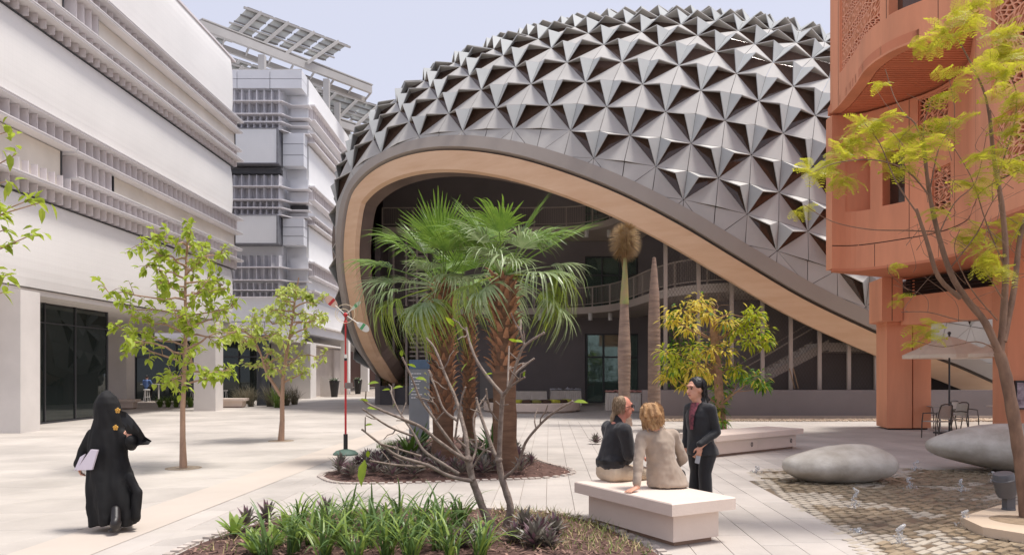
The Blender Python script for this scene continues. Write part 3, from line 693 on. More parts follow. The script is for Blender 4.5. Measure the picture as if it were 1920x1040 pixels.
def lattice(W, h, name, seed, off=-.06, th=.07):
    """pierced screen: an uneven star lattice with real openings"""
    rg = random.Random(seed); du = .36; nu = max(2, round((h[1]-h[0])/du)); nv = max(2, round((h[3]-h[2])/(du*.86))); mb = MB(); V = {}
    for j in range(nv+1):
        for i in range(nu+2):
            u = min(1, max(0, (i-(.5 if j % 2 else 0))/nu)); v = j/nv
            if 0 < u < 1: u += rg.uniform(-.25, .25)/nu
            if 0 < v < 1: v += rg.uniform(-.2, .2)/nv
            V[i, j] = (h[0]+(h[1]-h[0])*min(1, max(0, u)), h[2]+(h[3]-h[2])*v)
    tr = []
    for j in range(nv):
        for i in range(nu+1):
            a, b, c, d = V[i, j], V[i+1, j], V[i, j+1], V[i+1, j+1]
            tr += [(a, b, d), (a, d, c)] if j % 2 == 1 else [(a, b, c), (b, d, c)]
    for t3 in tr:
        A = abs((t3[1][0]-t3[0][0])*(t3[2][1]-t3[0][1])-(t3[2][0]-t3[0][0])*(t3[1][1]-t3[0][1]))/2
        if A < 1e-4: continue
        c = (sum(p[0] for p in t3)/3, sum(p[1] for p in t3)/3)
        m_ = [((t3[k][0]+t3[(k+1) % 3][0])/2, (t3[k][1]+t3[(k+1) % 3][1])/2) for k in range(3)]
        # three kite openings around the centre
        for k in range(3):
            q = [t3[k], m_[k], c, m_[k-1]]; qc = (sum(p[0] for p in q)/4, sum(p[1] for p in q)/4); inn = [(qc[0]+(p[0]-qc[0])*.72, qc[1]+(p[1]-qc[1])*.72) for p in q]
            O = [W.pt(p[0], off, p[1]) for p in q]; I_ = [W.pt(p[0], off, p[1]) for p in inn]; J = [W.pt(p[0], off-th, p[1]) for p in inn]
            for e in range(4):
                f_ = (e+1) % 4; mb.poly([O[e], O[f_], I_[f_], I_[e]]); mb.poly([I_[e], I_[f_], J[f_], J[e]])
    o = mb.build(name, mat('terracotta_screen', (232, 164, 130), .75, .05, .8), ob)
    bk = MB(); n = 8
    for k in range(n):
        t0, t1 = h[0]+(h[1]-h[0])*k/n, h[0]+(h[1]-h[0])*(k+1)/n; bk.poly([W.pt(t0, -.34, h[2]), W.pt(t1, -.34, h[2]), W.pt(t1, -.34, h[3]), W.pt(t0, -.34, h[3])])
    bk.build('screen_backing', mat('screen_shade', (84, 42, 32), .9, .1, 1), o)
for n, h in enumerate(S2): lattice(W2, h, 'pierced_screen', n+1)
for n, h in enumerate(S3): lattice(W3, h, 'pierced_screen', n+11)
sl = MB()
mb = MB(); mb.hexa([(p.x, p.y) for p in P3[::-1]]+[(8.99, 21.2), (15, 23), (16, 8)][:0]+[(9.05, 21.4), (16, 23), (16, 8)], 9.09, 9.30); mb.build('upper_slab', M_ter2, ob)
y = 12.2
while y < 21.0:
    ts = [W3.L*k/300 for k in range(300)]; t = min(ts, key=lambda q: abs(W3.pt(q).y-y)); x = W3.pt(t).x+.34
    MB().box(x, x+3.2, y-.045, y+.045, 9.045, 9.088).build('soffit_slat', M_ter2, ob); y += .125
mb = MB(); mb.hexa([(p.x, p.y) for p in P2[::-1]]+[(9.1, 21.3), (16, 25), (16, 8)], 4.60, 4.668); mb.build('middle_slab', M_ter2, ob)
mb = MB(); mb.box(9.3, 16, 21.05, 21.4, 4.67, 13.3); mb.build('end_wall', M_ter, ob)
ln = MB()
for k in range(100):
    t0, t1 = W2.L*k/100, W2.L*(k+1)/100; ln.poly([W2.pt(t0, .004, 5.30), W2.pt(t1, .004, 5.30), W2.pt(t1, .004, 5.325), W2.pt(t0, .004, 5.325)])
ln.build('string_seam', M_seam, ob)
for W, px, z0, z1 in ((W2, 1790, 5.33, 8.97), (W2, 1704, 5.33, 8.97), (W2, 1830, 4.68, 8.97), (W3, 1572, 9.05, 13.3), (W3, 1662, 9.86, 13.3), (W3, 1760, 9.05, 13.3), (W2, 1640, 4.68, 5.29), (W2, 1760, 4.68, 5.29)):
    t = W.at_px(px); MB().slab([W.pt(t-.006, .003, z0), W.pt(t+.006, .003, z0), W.pt(t+.006, .003, z1), W.pt(t-.006, .003, z1)], W.pt(t, .002, 0)-W.pt(t, 0, 0)).build('panel_seam', M_seam, ob)
# pillars and beam
def pil(plan, z0, z1, name='pillar', mt=M_ter): return MB().hexa(plan, z0, z1).build(name, mt, ob)
pil([(11.50, 22.9), (12.27, 22.9), (12.27, 24.2), (11.76, 24.1)], .05, 3.20); pil([(12.33, 22.95), (12.88, 22.95), (12.88, 24.3), (12.33, 24.3)], .05, 4.6)
pil([(12.268, 23.0), (12.335, 23.0), (12.335, 24.1), (12.268, 24.1)], 0, 4.6, 'pillar_gap', M_seam); pil([(11.6, 23.0), (12.8, 23.0), (12.8, 24.2), (11.9, 24.0)], 0, .05, 'pillar_foot', M_seam)
pil([(11.10, 22.4), (11.72, 22.4), (11.95, 24.2), (11.36, 23.75)], 3.30, 4.60, 'pillar_head'); pil([(11.42, 22.72), (12.2, 22.72), (12.2, 24), (11.66, 23.9)], 3.20, 3.298, 'pillar_collar')
for plan in ([(11.395, 22.385), (11.405, 22.385), (11.405, 22.41), (11.395, 22.41)],): pil(plan, 3.3, 4.6, 'panel_seam', M_seam)
a, b = Vector((11.73, 22.5, 0)), Vector((12.9, 18.6, 0)); d = (b-a).normalized(); n = Vector((-d.y, d.x, 0)); n = n if n.x > 0 else -n
pil([tuple((a)[:2]), tuple((a+n*.4)[:2]), tuple((b+n*.4)[:2]), tuple(b[:2])], 3.18, 4.02, 'beam')
z = 4.08
while z < 4.58: MB().bar(a+n*.2+Vector((0, 0, z)), b+n*.2+Vector((0, 0, z)), .05, .05).build('louvre_slat', M_seam, ob); z += .09
pil([tuple((a+n*.5)[:2]), tuple((a+n*.55)[:2]), tuple((b+n*.55)[:2]), tuple((b+n*.5)[:2])], 4.02, 4.598, 'louvre_back', M_seam)
pil([(12.35, 18.6), (14, 18.6), (14, 19.6), (12.55, 19.5)], 0, 4.6)
p = at(1902, 715, 18.55)
tv = thing('wall_screen', (p.x+.08, 18.55, zw(765, 18.5)), 'small framed poster screen fixed to the terracotta pillar', 'screen')
MB().box(p.x, p.x+.62, 18.50, 18.57, zw(767, 18.5), zw(713, 18.5)).build('frame', mat('black_plastic', (24, 22, 24), .4, .05, 1), tv)
MB().box(p.x+.03, p.x+.58, 18.485, 18.497, zw(764, 18.5), zw(717, 18.5)).build('poster', mat('poster_print', (196, 186, 196), .4, .3, 7, rgb2=(88, 60, 74)), tv)
# ================================================================ PLANTING
UP = Vector((0, 0, 1))
def leaf_into(mb, p, d, L, w, fold=.18, droop=.25, mi=0, tw=None):
    """one ovate leaf: six faces folded along the midrib"""
    d = d.normalized(); s = d.cross(UP)
    s = s.normalized() if s.length > .05 else Vector((1, 0, 0)); n = s.cross(d)
    if tw is not None: q = Quaternion(d, tw); s = q @ s; n = q @ n
    k = len(mb.v); V = [p]
    for t, ww in ((.3, .9), (.62, .85)):
        c = p+d*(L*t)-UP*(droop*L*t*t); V += [c-s*w*ww*.5+n*fold*w, c-n*0.0, c+s*w*ww*.5+n*fold*w]
    V.append(p+d*L-UP*droop*L)
    mb.add(V, [(0, 2, 1), (0, 3, 2), (1, 2, 5, 4), (2, 3, 6, 5), (4, 5, 7), (5, 6, 7)], mi)
def rvec(rg, up=0.0):
    a = rg.uniform(0, 2*math.pi); z = rg.uniform(-1, 1); r = math.sqrt(max(0, 1-z*z)); return Vector((r*math.cos(a), r*math.sin(a), z+up)).normalized()
def twig_path(a, b, rg, n=4, bend=.12):
    L = (b-a).length; return [a.lerp(b, t/n)+(Vector((rg.uniform(-1, 1), rg.uniform(-1, 1), rg.uniform(-.5, 1)))*L*bend*math.sin(math.pi*t/n)) for t in range(n+1)]
LEAFY = mat('lime_leaf', (188, 200, 78), .5, .25, 8, trans=.5, rgb2=(140, 164, 50))
LEAFY2 = mat('pale_lime_leaf', (204, 212, 120), .5, .25, 8, trans=.5, rgb2=(160, 178, 82))
BARK_P = mat('pink_bark', (172, 140, 118), .85, .12, 10, .3, 60, stretch=(1, 1, .3))
def young_tree(name, base, tp, R0, zlo, zhi, nb, label, group, seed, leaf=.13, fork=None, prof=None, lm=LEAFY, tr=.055, dens=7):
    rg = random.Random(seed); base = Vector(base); t = thing(name, base, label, 'tree', group)
    trunk = MB(); topv = Vector(tp)
    stemp = lambda f: Vector((base.x+(topv.x-base.x)*f**1.9, base.y+(topv.y-base.y)*f**1.9, base.z+(topv.z-base.z)*f))
    pts = [stemp(k/8)+Vector((math.sin(k*1.3+seed)*.02, math.cos(k*1.1)*.02, 0))*(k > 0) for k in range(9)]
    trunk.tube(pts, [tr*(1-.78*k/8)*(1.25 if k == 0 else 1) for k in range(9)], 9)
    if fork:
        f0 = base+Vector((0, 0, fork[0])); f1 = base+Vector(fork[1]); pp = twig_path(f0, f1, rg, 5, .06); trunk.tube(pp, [tr*.7*(1-.7*k/5) for k in range(6)], 7)
    cr = MB(); tw = MB()
    for k in range(nb):
        f = (k+.5)/nb; z = zlo+(zhi-zlo)*f; tt = max(.05, min(.98, (z-.25)/(topv.z)))
        stem = stemp(tt) if not (fork and k % 2 and z < fork[1][2]+.6) else f0.lerp(f1, min(1, max(.2, (z-fork[0])/(fork[1][2]-fork[0]))))
        az = k*2.4+rg.uniform(-.4, .4); rr = R0*(prof(f) if prof else math.sin(math.pi*(.18+.74*f))**.7)*rg.uniform(.55, 1.08)
        end = Vector((stem.x+math.cos(az)*rr, stem.y+math.sin(az)*rr, stem.z+rr*rg.uniform(.05, .65)-.1))
        pp = twig_path(stem, end, rg, 5, .10); tw.tube(pp, [.022*(1-.75*j/5)*tr/.055 for j in range(6)], 5)
        for j in range(3, 12):
            q = pp[min(5, 1+j//2)] if j < 9 else pp[5]
            e = q+rvec(rg, .15)*rg.uniform(.10, .34); tw.tube([q, (q+e)/2+UP*.02, e], [.007, .005, .003], 4)
            for m in range(rg.randint(dens-3, dens+1)):
                lp = q.lerp(e, rg.uniform(.35, 1.0)); d = ((e-q).normalized()*.5+rvec(rg, -.15)).normalized()
                L = leaf*rg.uniform(.65, 1.25); leaf_into(cr, lp, d, L, L*.64, .16, rg.uniform(.1, .5), 0, rg.uniform(-.6, .6))
    trunk.build('trunk', BARK_P, t, smooth=50); tw.build('branches', BARK_P, t, smooth=60); cr.build('crown', lm, t, kind='stuff')
    return t
def grate(p, r, label):
    o = thing('tree_pit', (p.x, p.y, 0), label, 'tree pit', 'tree pits in the paving')
    mb = MB(); n = 28
    mb.rings([[Vector((p.x+rr*math.cos(2*math.pi*j/n), p.y+rr*math.sin(2*math.pi*j/n), z)) for j in range(n)] for rr, z in ((r+.03, .0), (r+.03, .006), (r, .006), (r-.015, .003))], False); mb.build('rim', mat('pit_rim', (150, 132, 112), .8, .1, 3), o)
    MB().lathe([(r-.01, .001), (r-.02, .004), (.01, .005)], 28, (p.x, p.y, 0)).build('gravel_fill', mat('pit_fill', (176, 158, 138), .9, .2, 14, .4, 60), o)
b1 = gnd(344, 877); grate(b1, .28, 'round gravel pit at the foot of the broad lime-leaved tree')
t1 = young_tree('young_tree', b1, at(352, 425, 13.7), 1.32, 1.75, 4.35, 34, 'broad young tree with lime leaves, single straight trunk, behind the black-robed person', 'young trees in the square', 3, .14, tr=.056, dens=6)
b2 = gnd(527, 826); grate(b2, .29, 'round gravel pit at the foot of the forked pale-leaved tree')
t2 = young_tree('young_tree', b2, at(562, 520, 19.2), 1.18, 1.7, 4.05, 32, 'slimmer young tree with pale leaves and a trunk forked low', 'young trees in the square', 7, .14, fork=(1.15, (-.62, -.2, 2.6)), lm=LEAFY2, tr=.068, dens=6)
# tree whose branches reach in from the left edge
rg = random.Random(21); bL = Vector((-8.3, 9.2, 0)); tl = thing('young_tree', bL, 'tree beside the white building, only its large-leaved branch tips showing', 'tree', 'young trees in the square')
MB().tube([bL, bL+Vector((.05, 0, 1.5)), bL+Vector((0, .05, 3.2)), bL+Vector((.1, 0, 5.2))], [.08, .07, .05, .02], 9).build('trunk', BARK_P, tl, smooth=50)
tw, cr = MB(), MB()
ends = [at(x, y, 9.2+rg.uniform(-.5, .5)) for x, y in ((20, 245), (30, 290), (55, 375), (75, 380), (15, 340), (60, 440), (30, 455), (10, 430), (12, 515), (5, 548), (-30, 300), (-40, 420), (-50, 520), (-10, 390))]
ends += [bL+Vector((rg.uniform(-1.4, .6), rg.uniform(-1.2, 1.2), rg.uniform(2.2, 5.4))) for _ in range(26)]
for k, e in enumerate(ends):
    s = bL+Vector((0, 0, max(1.5, e.z-.9))); pp = twig_path(s, e, rg, 5, .08); tw.tube(pp, [.03*(1-.8*j/5) for j in range(6)], 5)
    for j in range(26):
        q = pp[rg.randint(3, 5)]; d = ((pp[5]-pp[3]).normalized()*.3+rvec(rg, -.1)).normalized(); L = rg.uniform(.10, .18)
        leaf_into(cr, q+rvec(rg)*rg.uniform(0, .13), d, L, L*.58, .15, rg.uniform(.1, .5), 0, rg.uniform(-.6, .6))
tw.build('branches', BARK_P, tl, smooth=60); cr.build('crown', LEAFY, tl, kind='stuff')

# ---- yellow tree behind the second bench
YL = [mat('yellow_leaf', (232, 214, 98), .5, .25, 8, trans=.55, rgb2=(214, 192, 76)), mat('yellow_green_leaf', (196, 202, 56), .5, .25, 8, trans=.5, rgb2=(156, 172, 44)), mat('fresh_green_leaf', (112, 158, 52), .5, .25, 8, trans=.45, rgb2=(76, 118, 38))]
by = Vector((6.35, 22.6, 0)); ty = thing('yellow_tree', by, 'sparse tree with yellow and green leaves in front of the wire mesh screen', 'tree')
rg = random.Random(31); YT = 22.6
tk = [by, at(1350, 760, YT), at(1346, 700, YT), at(1340, 640, YT), at(1337, 600, YT), at(1334, 575, YT)]
MB().tube(tk, [.17, .14, .13, .12, .10, .09], 9).build('trunk', mat('scaled_bark', (168, 132, 104), .9, .2, 6, .5, 30), ty, smooth=50)
tw, cr = MB(), MB()
CL = [(1278,582,32,0),(1310,566,26,0),(1258,600,18,0),(1326,588,18,0),(1290,612,22,0),(1400,602,30,1),(1428,622,24,1),(1380,618,26,1),(1415,588,22,1),(1362,602,22,0),(1438,640,14,1),(1405,640,18,1),(1272,672,28,1),(1308,688,34,0),(1250,706,18,0),(1358,660,30,0),(1300,655,32,1),(1262,690,24,1),(1330,655,24,0),(1335,700,30,0),(1420,708,20,2),(1392,702,22,2),(1380,690,20,1),(1352,735,24,2),(1346,765,16,2),(1430,722,14,2),(1352,790,10,2),(1248,660,18,1),(1290,720,16,0)]
for x, y, r, c in CL:
    cen = at(x, y, YT+rg.uniform(-.7, .6)); rm = r/FPX*YT; s = min(tk[1:], key=lambda q: (q-cen).length+(1 if q.z > cen.z else 0))
    pp = twig_path(s, cen, rg, 4, .1); tw.tube(pp, [.03, .024, .018, .012, .006], 5)
    for j in range(int(36+r*1.8)):
        q = cen+rvec(rg)*rm*rg.uniform(.15, 1.1); q.z = cen.z+(q.z-cen.z)*.7; d = ((q-cen).normalized()*.8+Vector((rg.uniform(-.4, .4), rg.uniform(-.4, .4), -.25))).normalized(); L = rg.uniform(.14, .25)
        leaf_into(cr, q, d, L, L*.36, .14, rg.uniform(.15, .5), c if rg.random() < .75 else rg.randint(0, 2), rg.uniform(-.5, .5))
    for j in range(3): tw.tube([cen, cen+rvec(rg)*rm*.9], [.006, .003], 4)
for k in range(26):
    s = at(1338, rg.uniform(575, 700), YT); e = s+rvec(rg, .3)*rg.uniform(.4, 1.1); tw.tube(twig_path(s, e, rg, 4, .15), [.012, .009, .007, .005, .003], 4)
tw.build('branches', MATS['scaled_bark'], ty, smooth=60); cr.build('crown', YL, ty, kind='stuff')

# ---- royal palms: ringed columns with the crowns gone
RINGS = mat('ringed_trunk', (158, 134, 118), .85, .18, 2.5, .35, 40, stretch=(1, 1, 5), rgb2=(122, 102, 92))
def royal(base, prof, label, tuft):
    t = thing('royal_palm', base, label, 'palm', 'ringed palm trunks'); mb = MB(); P = []
    z = 0; zs, rs = [p[1] for p in prof], [p[0] for p in prof]
    while z < zs[-1]:
        r = float(np.interp(z, zs, rs)); P += [(r*1.03, z), (r*.985, z+.03), (r, z+.10)]; z += .13
    mb.lathe([(r, z_) for r, z_ in P]+[(.015, zs[-1]+.03)], 18, base); mb.build('trunk', RINGS, t, smooth=40)
    if tuft:
        mb = MB(); b = Vector(base); top_ = b+Vector((0, 0, zs[-1])); mb.tube([top_-UP*.1, top_+Vector((.02, 0, .8)), top_+Vector((.03, 0, 1.5))], [.16, .10, .05], 10); mb.build('crownshaft', mat('green_shaft', (134, 146, 84), .5, .15, 3, rgb2=(158, 134, 98)), t, smooth=50)
        rg = random.Random(4); c = top_+Vector((.02, 0, 2.05)); mb = MB()
        for k in range(1500):
            d = rvec(rg); q = c+Vector((d.x*.26, d.y*.26, d.z*.42)); e = q+Vector((d.x*.34, d.y*.34, d.z*.3-.12)); s = d.orthogonal().normalized()*.007; mb.add([q-s, q+s, e], [(0, 1, 2)]); mb.add([top_+Vector((.02, 0, 1.3))-s, top_+Vector((.02, 0, 1.3))+s, q], [(0, 1, 2)])
        for k in range(5): d = rvec(rg); mb.tube([top_+UP*.5, top_+Vector((d.x*.08, d.y*.08, 1.2)), top_+Vector((d.x*.1, d.y*.1, 1.7))], [.02, .015, .005], 5)
        mb.build('dry_tuft', mat('dry_straw', (176, 150, 104), .8, .25, 6, rgb2=(128, 96, 66), trans=.2), t, kind='stuff')
royal((3.7, 24.6, 0), [(.27, 0), (.20, .4), (.195, 1.2), (.22, 2.4), (.17, 3.3), (.13, 4.1)], 'ringed palm trunk topped by a dry straw tuft', True)
royal((4.72, 24.8, 0), [(.27, 0), (.215, .5), (.205, 2.0), (.205, 3.2), (.17, 4.3), (.10, 5.1), (.05, 5.55)], 'bare ringed palm trunk tapering to a blunt point', False)

# ---- fan palms
def fan_mesh(name, mt, seed, Rf=.85, pl=.85, spread=2.35, nseg=30, droop=.35, cup=.35):
    rg = random.Random(seed); mb = MB()
    pt_ = lambda x: Vector((x, 0, -.10*(x/pl)**2*pl*0+.06*math.sin(x/pl*2)))
    mb.tube([pt_(pl*k/5) for k in range(6)], [.02, .017, .014, .012, .011, .010], 5)
    hub = pt_(pl)
    for k in range(nseg):
        a = (k+.5)/nseg*2-1; th = a*spread*.5*1.15; L = Rf*(1-.30*abs(a)**2)*rg.uniform(.74, 1.1); d = Vector((math.cos(th), math.sin(th), 0)); s = Vector((-d.y, d.x, 0)); dw = spread*1.15/nseg*.5
        dr = droop*rg.uniform(.3, 2.3); tz = rg.uniform(-.03, .03); prev = None; kk = 6
        for j in range(kk+1):
            t = j/kk; r = L*t; w = r*dw*1.02 if t < .55 else L*.55*dw*max(0.04, 1-(t-.55)/.45)**.75
            c = hub+d*(r*(1-.22*dr*t**3))+UP*(cup*abs(a)*r*.35-dr*L*max(0, t-.35)**2*1.6+tz*t); f_ = .30*w*2*(1-.5*t)
            cur = [c-s*w+UP*f_, c, c+s*w+UP*f_]
            if prev: mb.add(prev+cur, [(0, 1, 4, 3), (1, 2, 5, 4)])
            prev = cur
    return mb.mesh(name, mt, 40)
PG = mat('palm_green', (136, 164, 66), .4, .2, 5, trans=.33, rgb2=(90, 124, 48)); PG2 = mat('palm_grey_green', (172, 184, 142), .36, .2, 5, trans=.3, rgb2=(120, 146, 88)); PG3 = mat('palm_pale_green', (164, 180, 82), .42, .2, 5, trans=.4, rgb2=(124, 148, 58))
FAN = [fan_mesh('frond', PG, 1, .92, .8, 2.5, 32, .08), fan_mesh('frond', PG, 2, .95, .9, 2.3, 30, .32), fan_mesh('frond', PG2, 3, .9, .85, 2.4, 30, .55), fan_mesh('frond', PG3, 4, .85, .75, 2.2, 28, 1.0), fan_mesh('frond', PG2, 5, .8, .7, 2.6, 30, .35)]
BOOT = mat('leaf_base_brown', (172, 128, 96), .9, .25, 5, .4, 30, rnd=.3, rgb2=(122, 84, 64)); FIB = mat('fibrous_trunk', (136, 104, 82), .95, .2, 3, .7, 50, stretch=(1, 1, 6), rgb2=(100, 74, 58))
def boot_mesh(seed):
    rg = random.Random(seed); mb = MB(); rs = []
    for t, w, h, o in ((0, .075, .035, 0), (.45, .055, .03, .05), (.8, .038, .022, .115), (1, .022, .012, .18+rg.uniform(-.02, .03))):
        z = t*.2; rs.append([Vector((o+h*math.cos(a), w*math.sin(a), z)) for a in (0, 1.05, 2.1, 3.14, 4.19, 5.24)])
    return mb.rings(rs).mesh('leaf_base', BOOT, 50)
BM = [boot_mesh(k) for k in range(4)]
def fan_palm(base, H, r, z_boot, fronds, label, seed, lean=(0, 0)):
    t = thing('fan_palm', base, label, 'palm', 'fan palms in the round bed'); rg = random.Random(seed)
    mb = MB(); pts, rad = [], []
    for k in range(15):
        f = k/14; pts.append(Vector(base)+Vector((lean[0]*f, lean[1]*f, H*f))); rad.append(r*(1.28 if k == 0 else 1.1 if k == 1 else 1-.12*f)+.01*math.sin(k*2.1))
    mb.tube(pts, rad, 16); mb.build('trunk', FIB, t, smooth=60)
    z = z_boot; k = 0
    while z < H+.05:
        for a in range(7):
            f = z/H; az = a*2*math.pi/7+k*.45+rg.uniform(-.15, .15); o = link('leaf_base', rg.choice(BM), t)
            rr = r*(.86-.1*f); sc = rg.uniform(.7, 1.15)*r/.24
            o.matrix_local = Matrix.Translation(Vector((lean[0]*f+math.cos(az)*rr, lean[1]*f+math.sin(az)*rr, z)))@Matrix.Rotation(az, 4, 'Z')@Matrix.Rotation(rg.uniform(-.1, .25), 4, 'Y')@Matrix.Scale(sc, 4)
        z += .115; k += 1
    top = Vector((lean[0], lean[1], H))
    for az, el, v, sc in fronds:
        o = link('frond', FAN[v], t); a_, e_ = R(az), R(el)
        o.matrix_local = Matrix.Translation(top+Vector((math.cos(a_)*.06, math.sin(a_)*.06, .02)))@Matrix.Rotation(a_, 4, 'Z')@Matrix.Rotation(-e_, 4, 'Y')@Matrix.Rotation(rg.uniform(-.35, .35), 4, 'X')@Matrix.Scale(sc*rg.uniform(.92, 1.06), 4)
def rnd_fronds(seed, n):
    rg = random.Random(seed); out = []
    for k in range(n):
        el = 62-100*(k/n)**1.1; out.append((k*137.5+rg.uniform(-20, 20), el, (0, 1, 1, 4, 2, 2, 3)[min(6, int(k/n*7))], rg.uniform(.85, 1.05)))
    return out
# azimuth 0 = right, 90 = away, 180 = left, 270 = towards the square's near side
fan_palm((-1.32, 14.3, 0), 3.35, .205, .95, [(265, 68, 0, 1.05), (95, 75, 0, 1.1), (20, 66, 0, 1.05), (175, 18, 1, 1.12), (190, 2, 2, 1.08), (205, -22, 3, 1.05), (225, -38, 3, .95), (250, -30, 2, 1.0), (160, 45, 1, 1.0), (280, 35, 1, 1.0)]+rnd_fronds(11, 16), 'shaggy fan palm with leaf bases down almost to the bed', 1)
fan_palm((-.93, 16.2, 0), 3.25, .14, .75, rnd_fronds(12, 16), 'thinnest of the three fan palms, standing between the other two', 2)
fan_palm((-.12, 13.1, 0), 3.42, .215, 1.75, [(275, 5, 4, 1.05), (8, 30, 0, 1.15), (350, -8, 3, 1.0), (335, -35, 2, 1.05), (0, -20, 3, .9), (60, 40, 1, 1.0), (120, 55, 0, 1.0), (300, 30, 4, .95), (230, 40, 4, .95), (250, -25, 2, .95)]+rnd_fronds(13, 14), 'fan palm with leaf bases above a smooth fibrous lower trunk', 3, (-.03, 0))

# ---- beds
MULCH = mat('bark_mulch', (112, 84, 74), .95, .3, 14, .8, 60, rgb2=(70, 48, 42))
def bed(name, P, seed, nchip, inside):
    mb = MB(); n = len(P); c = (sum(p[0] for p in P)/n, sum(p[1] for p in P)/n)
    sm = [tuple(q)[:2] for q in catmull([(p[0], p[1], 0) for p in P]+[(P[0][0], P[0][1], 0)], 4)[:-1]]
    ring = lambda f, z: [Vector((c[0]+(p[0]-c[0])*f, c[1]+(p[1]-c[1])*f, z)) for p in sm]
    mb.rings([ring(1.0, -.01), ring(.985, .012), ring(.8, .05), ring(.3, .08), ring(.01, .09)]); b = mb.build(name, MULCH, kind='structure', smooth=60)
    ed = MB(); L = 0
    for a, d in zip(sm, sm[1:]+sm[:1]):        # cobble edging
        va, vd = Vector((*a, 0)), Vector((*d, 0)); m = max(1, int((vd-va).length/.105))
        for k in range(m):
            q = va.lerp(vd, (k+.5)/m); t = (vd-va).normalized(); o_ = (q-Vector((*c, 0))).normalized()*.05
            ed.bar(q+o_-t*.045, q+o_+t*.045, .085, .05, UP)
    ed.build('edging_cobbles', mat('edging_stone', (190, 178, 168), .85, .15, 6), b, kind='stuff')
    rg = random.Random(seed); ch = MB(); k = 0
    while k < nchip:
        x, y = rg.uniform(min(p[0] for p in P), max(p[0] for p in P)), rg.uniform(min(p[1] for p in P), max(p[1] for p in P))
        if pdist(x, y, P) > -.04: k += .2; continue
        z = .02+.07*min(1, -pdist(x, y, P)/1.0)+rg.uniform(0, .012); a = rg.uniform(0, 6.3); l, w = rg.uniform(.012, .04), rg.uniform(.005, .012); d = Vector((math.cos(a)*l, math.sin(a)*l, rg.uniform(-.008, .012))); s = Vector((-math.sin(a)*w, math.cos(a)*w, 0)); q = Vector((x, y, z)); ch.add([q-d-s, q+d-s, q+d+s, q-d+s], [(0, 1, 2, 3)], rg.randint(0, 1)); k += 1
    ch.build('mulch_chips', [MULCH, mat('pale_chip', (150, 118, 104), .95, .3, 9)], b, kind='stuff')
    return b
bed('front_planting_bed', BED1, 3, 5200, None); bed('palm_planting_bed', BED2, 4, 3000, None)
# purple rosettes
PUR = [mat('rosette_leaf', (138, 132, 120), .45, .25, 10, trans=.15, rgb2=(98, 92, 84)), mat('rosette_purple', (132, 102, 110), .5, .25, 10, trans=.2, rgb2=(94, 66, 76))]
def rosette(seed, nl=26, L0=.22):
    rg = random.Random(seed); mb = MB()
    for k in range(nl):
        az = k*2.4; el = R(78-58*(k/nl)); d = Vector((math.cos(az)*math.cos(el), math.sin(az)*math.cos(el), math.sin(el))); L = L0*rg.uniform(.75, 1.1)
        leaf_into(mb, Vector((0, 0, .02+.05*(1-k/nl))), d, L, L*.2, .2, .12, 1 if rg.random() < .3 else 0)
    return mb.mesh('rosette_plant', PUR)
ROS = [rosette(k) for k in range(5)]
ROSB = [rosette(20+k, 40, .34) for k in range(3)]
rg = random.Random(77); placed = []
tries = 0
while len(placed) < 104 and tries < 20000:
    tries += 1; x, y = rg.uniform(-4.2, 1.3), rg.uniform(11.6, 16.5); s = pdist(x, y, BED2)
    if s > -.16 or s < -1.35 or (x > .12 and rg.random() < .8) or any((x-a)**2+(y-b)**2 < .03 for a, b in placed) or any(math.hypot(x-a, y-b) < .42 for a, b in ((-1.32, 14.3), (-.93, 16.2), (-.12, 13.1))): continue
    placed.append((x, y)); o = link('rosette_plant', rg.choice(ROS), None, 'small grey-purple rosette plant around the fan palms', 'plant', 'rosettes in the palm bed'); o.location = (x, y, .05); o.rotation_euler = (rg.uniform(-.15, .15), rg.uniform(-.15, .15), rg.uniform(0, 6)); o.scale = [rg.uniform(.85, 1.35)]*3
for px, py, s, big, lab in ((500, 993, 1, 0, 'purple rosette in front of the lime broad-leaved plants'), (610, 985, 1, 0, 'purple rosette behind the left strap-leaf clumps'), (462, 1000, .9, 0, 'purple rosette at the far left tip of the front bed')):
    p = gnd(px, py); o = link('rosette_plant', ROS[1], None, lab, 'plant'); o.location = (p.x, p.y, .05); o.scale = [s*1.15]*3
k = 0
for px, py in ((985, 1010), (1012, 1022), (1040, 1012), (1002, 1038), (1030, 1040), (880, 1020), (905, 1032), (868, 1042), (965, 1030)):
    p = gnd(px, py); o = link('rosette_plant', ROSB[k % 3], None, 'large dark upright rosette beside the bare-branched shrub', 'plant', 'large rosettes in the front bed'); o.location = (p.x, p.y, .06); o.scale = [rg.uniform(.55, .8)]*3; o.rotation_euler.z = k; k += 1
p = gnd(1117, 832); o = link('rosette_plant', ROSB[0], None, 'lone dark rosette on the paving beyond the seated man', 'plant'); o.location = p; o.scale = [.8]*3
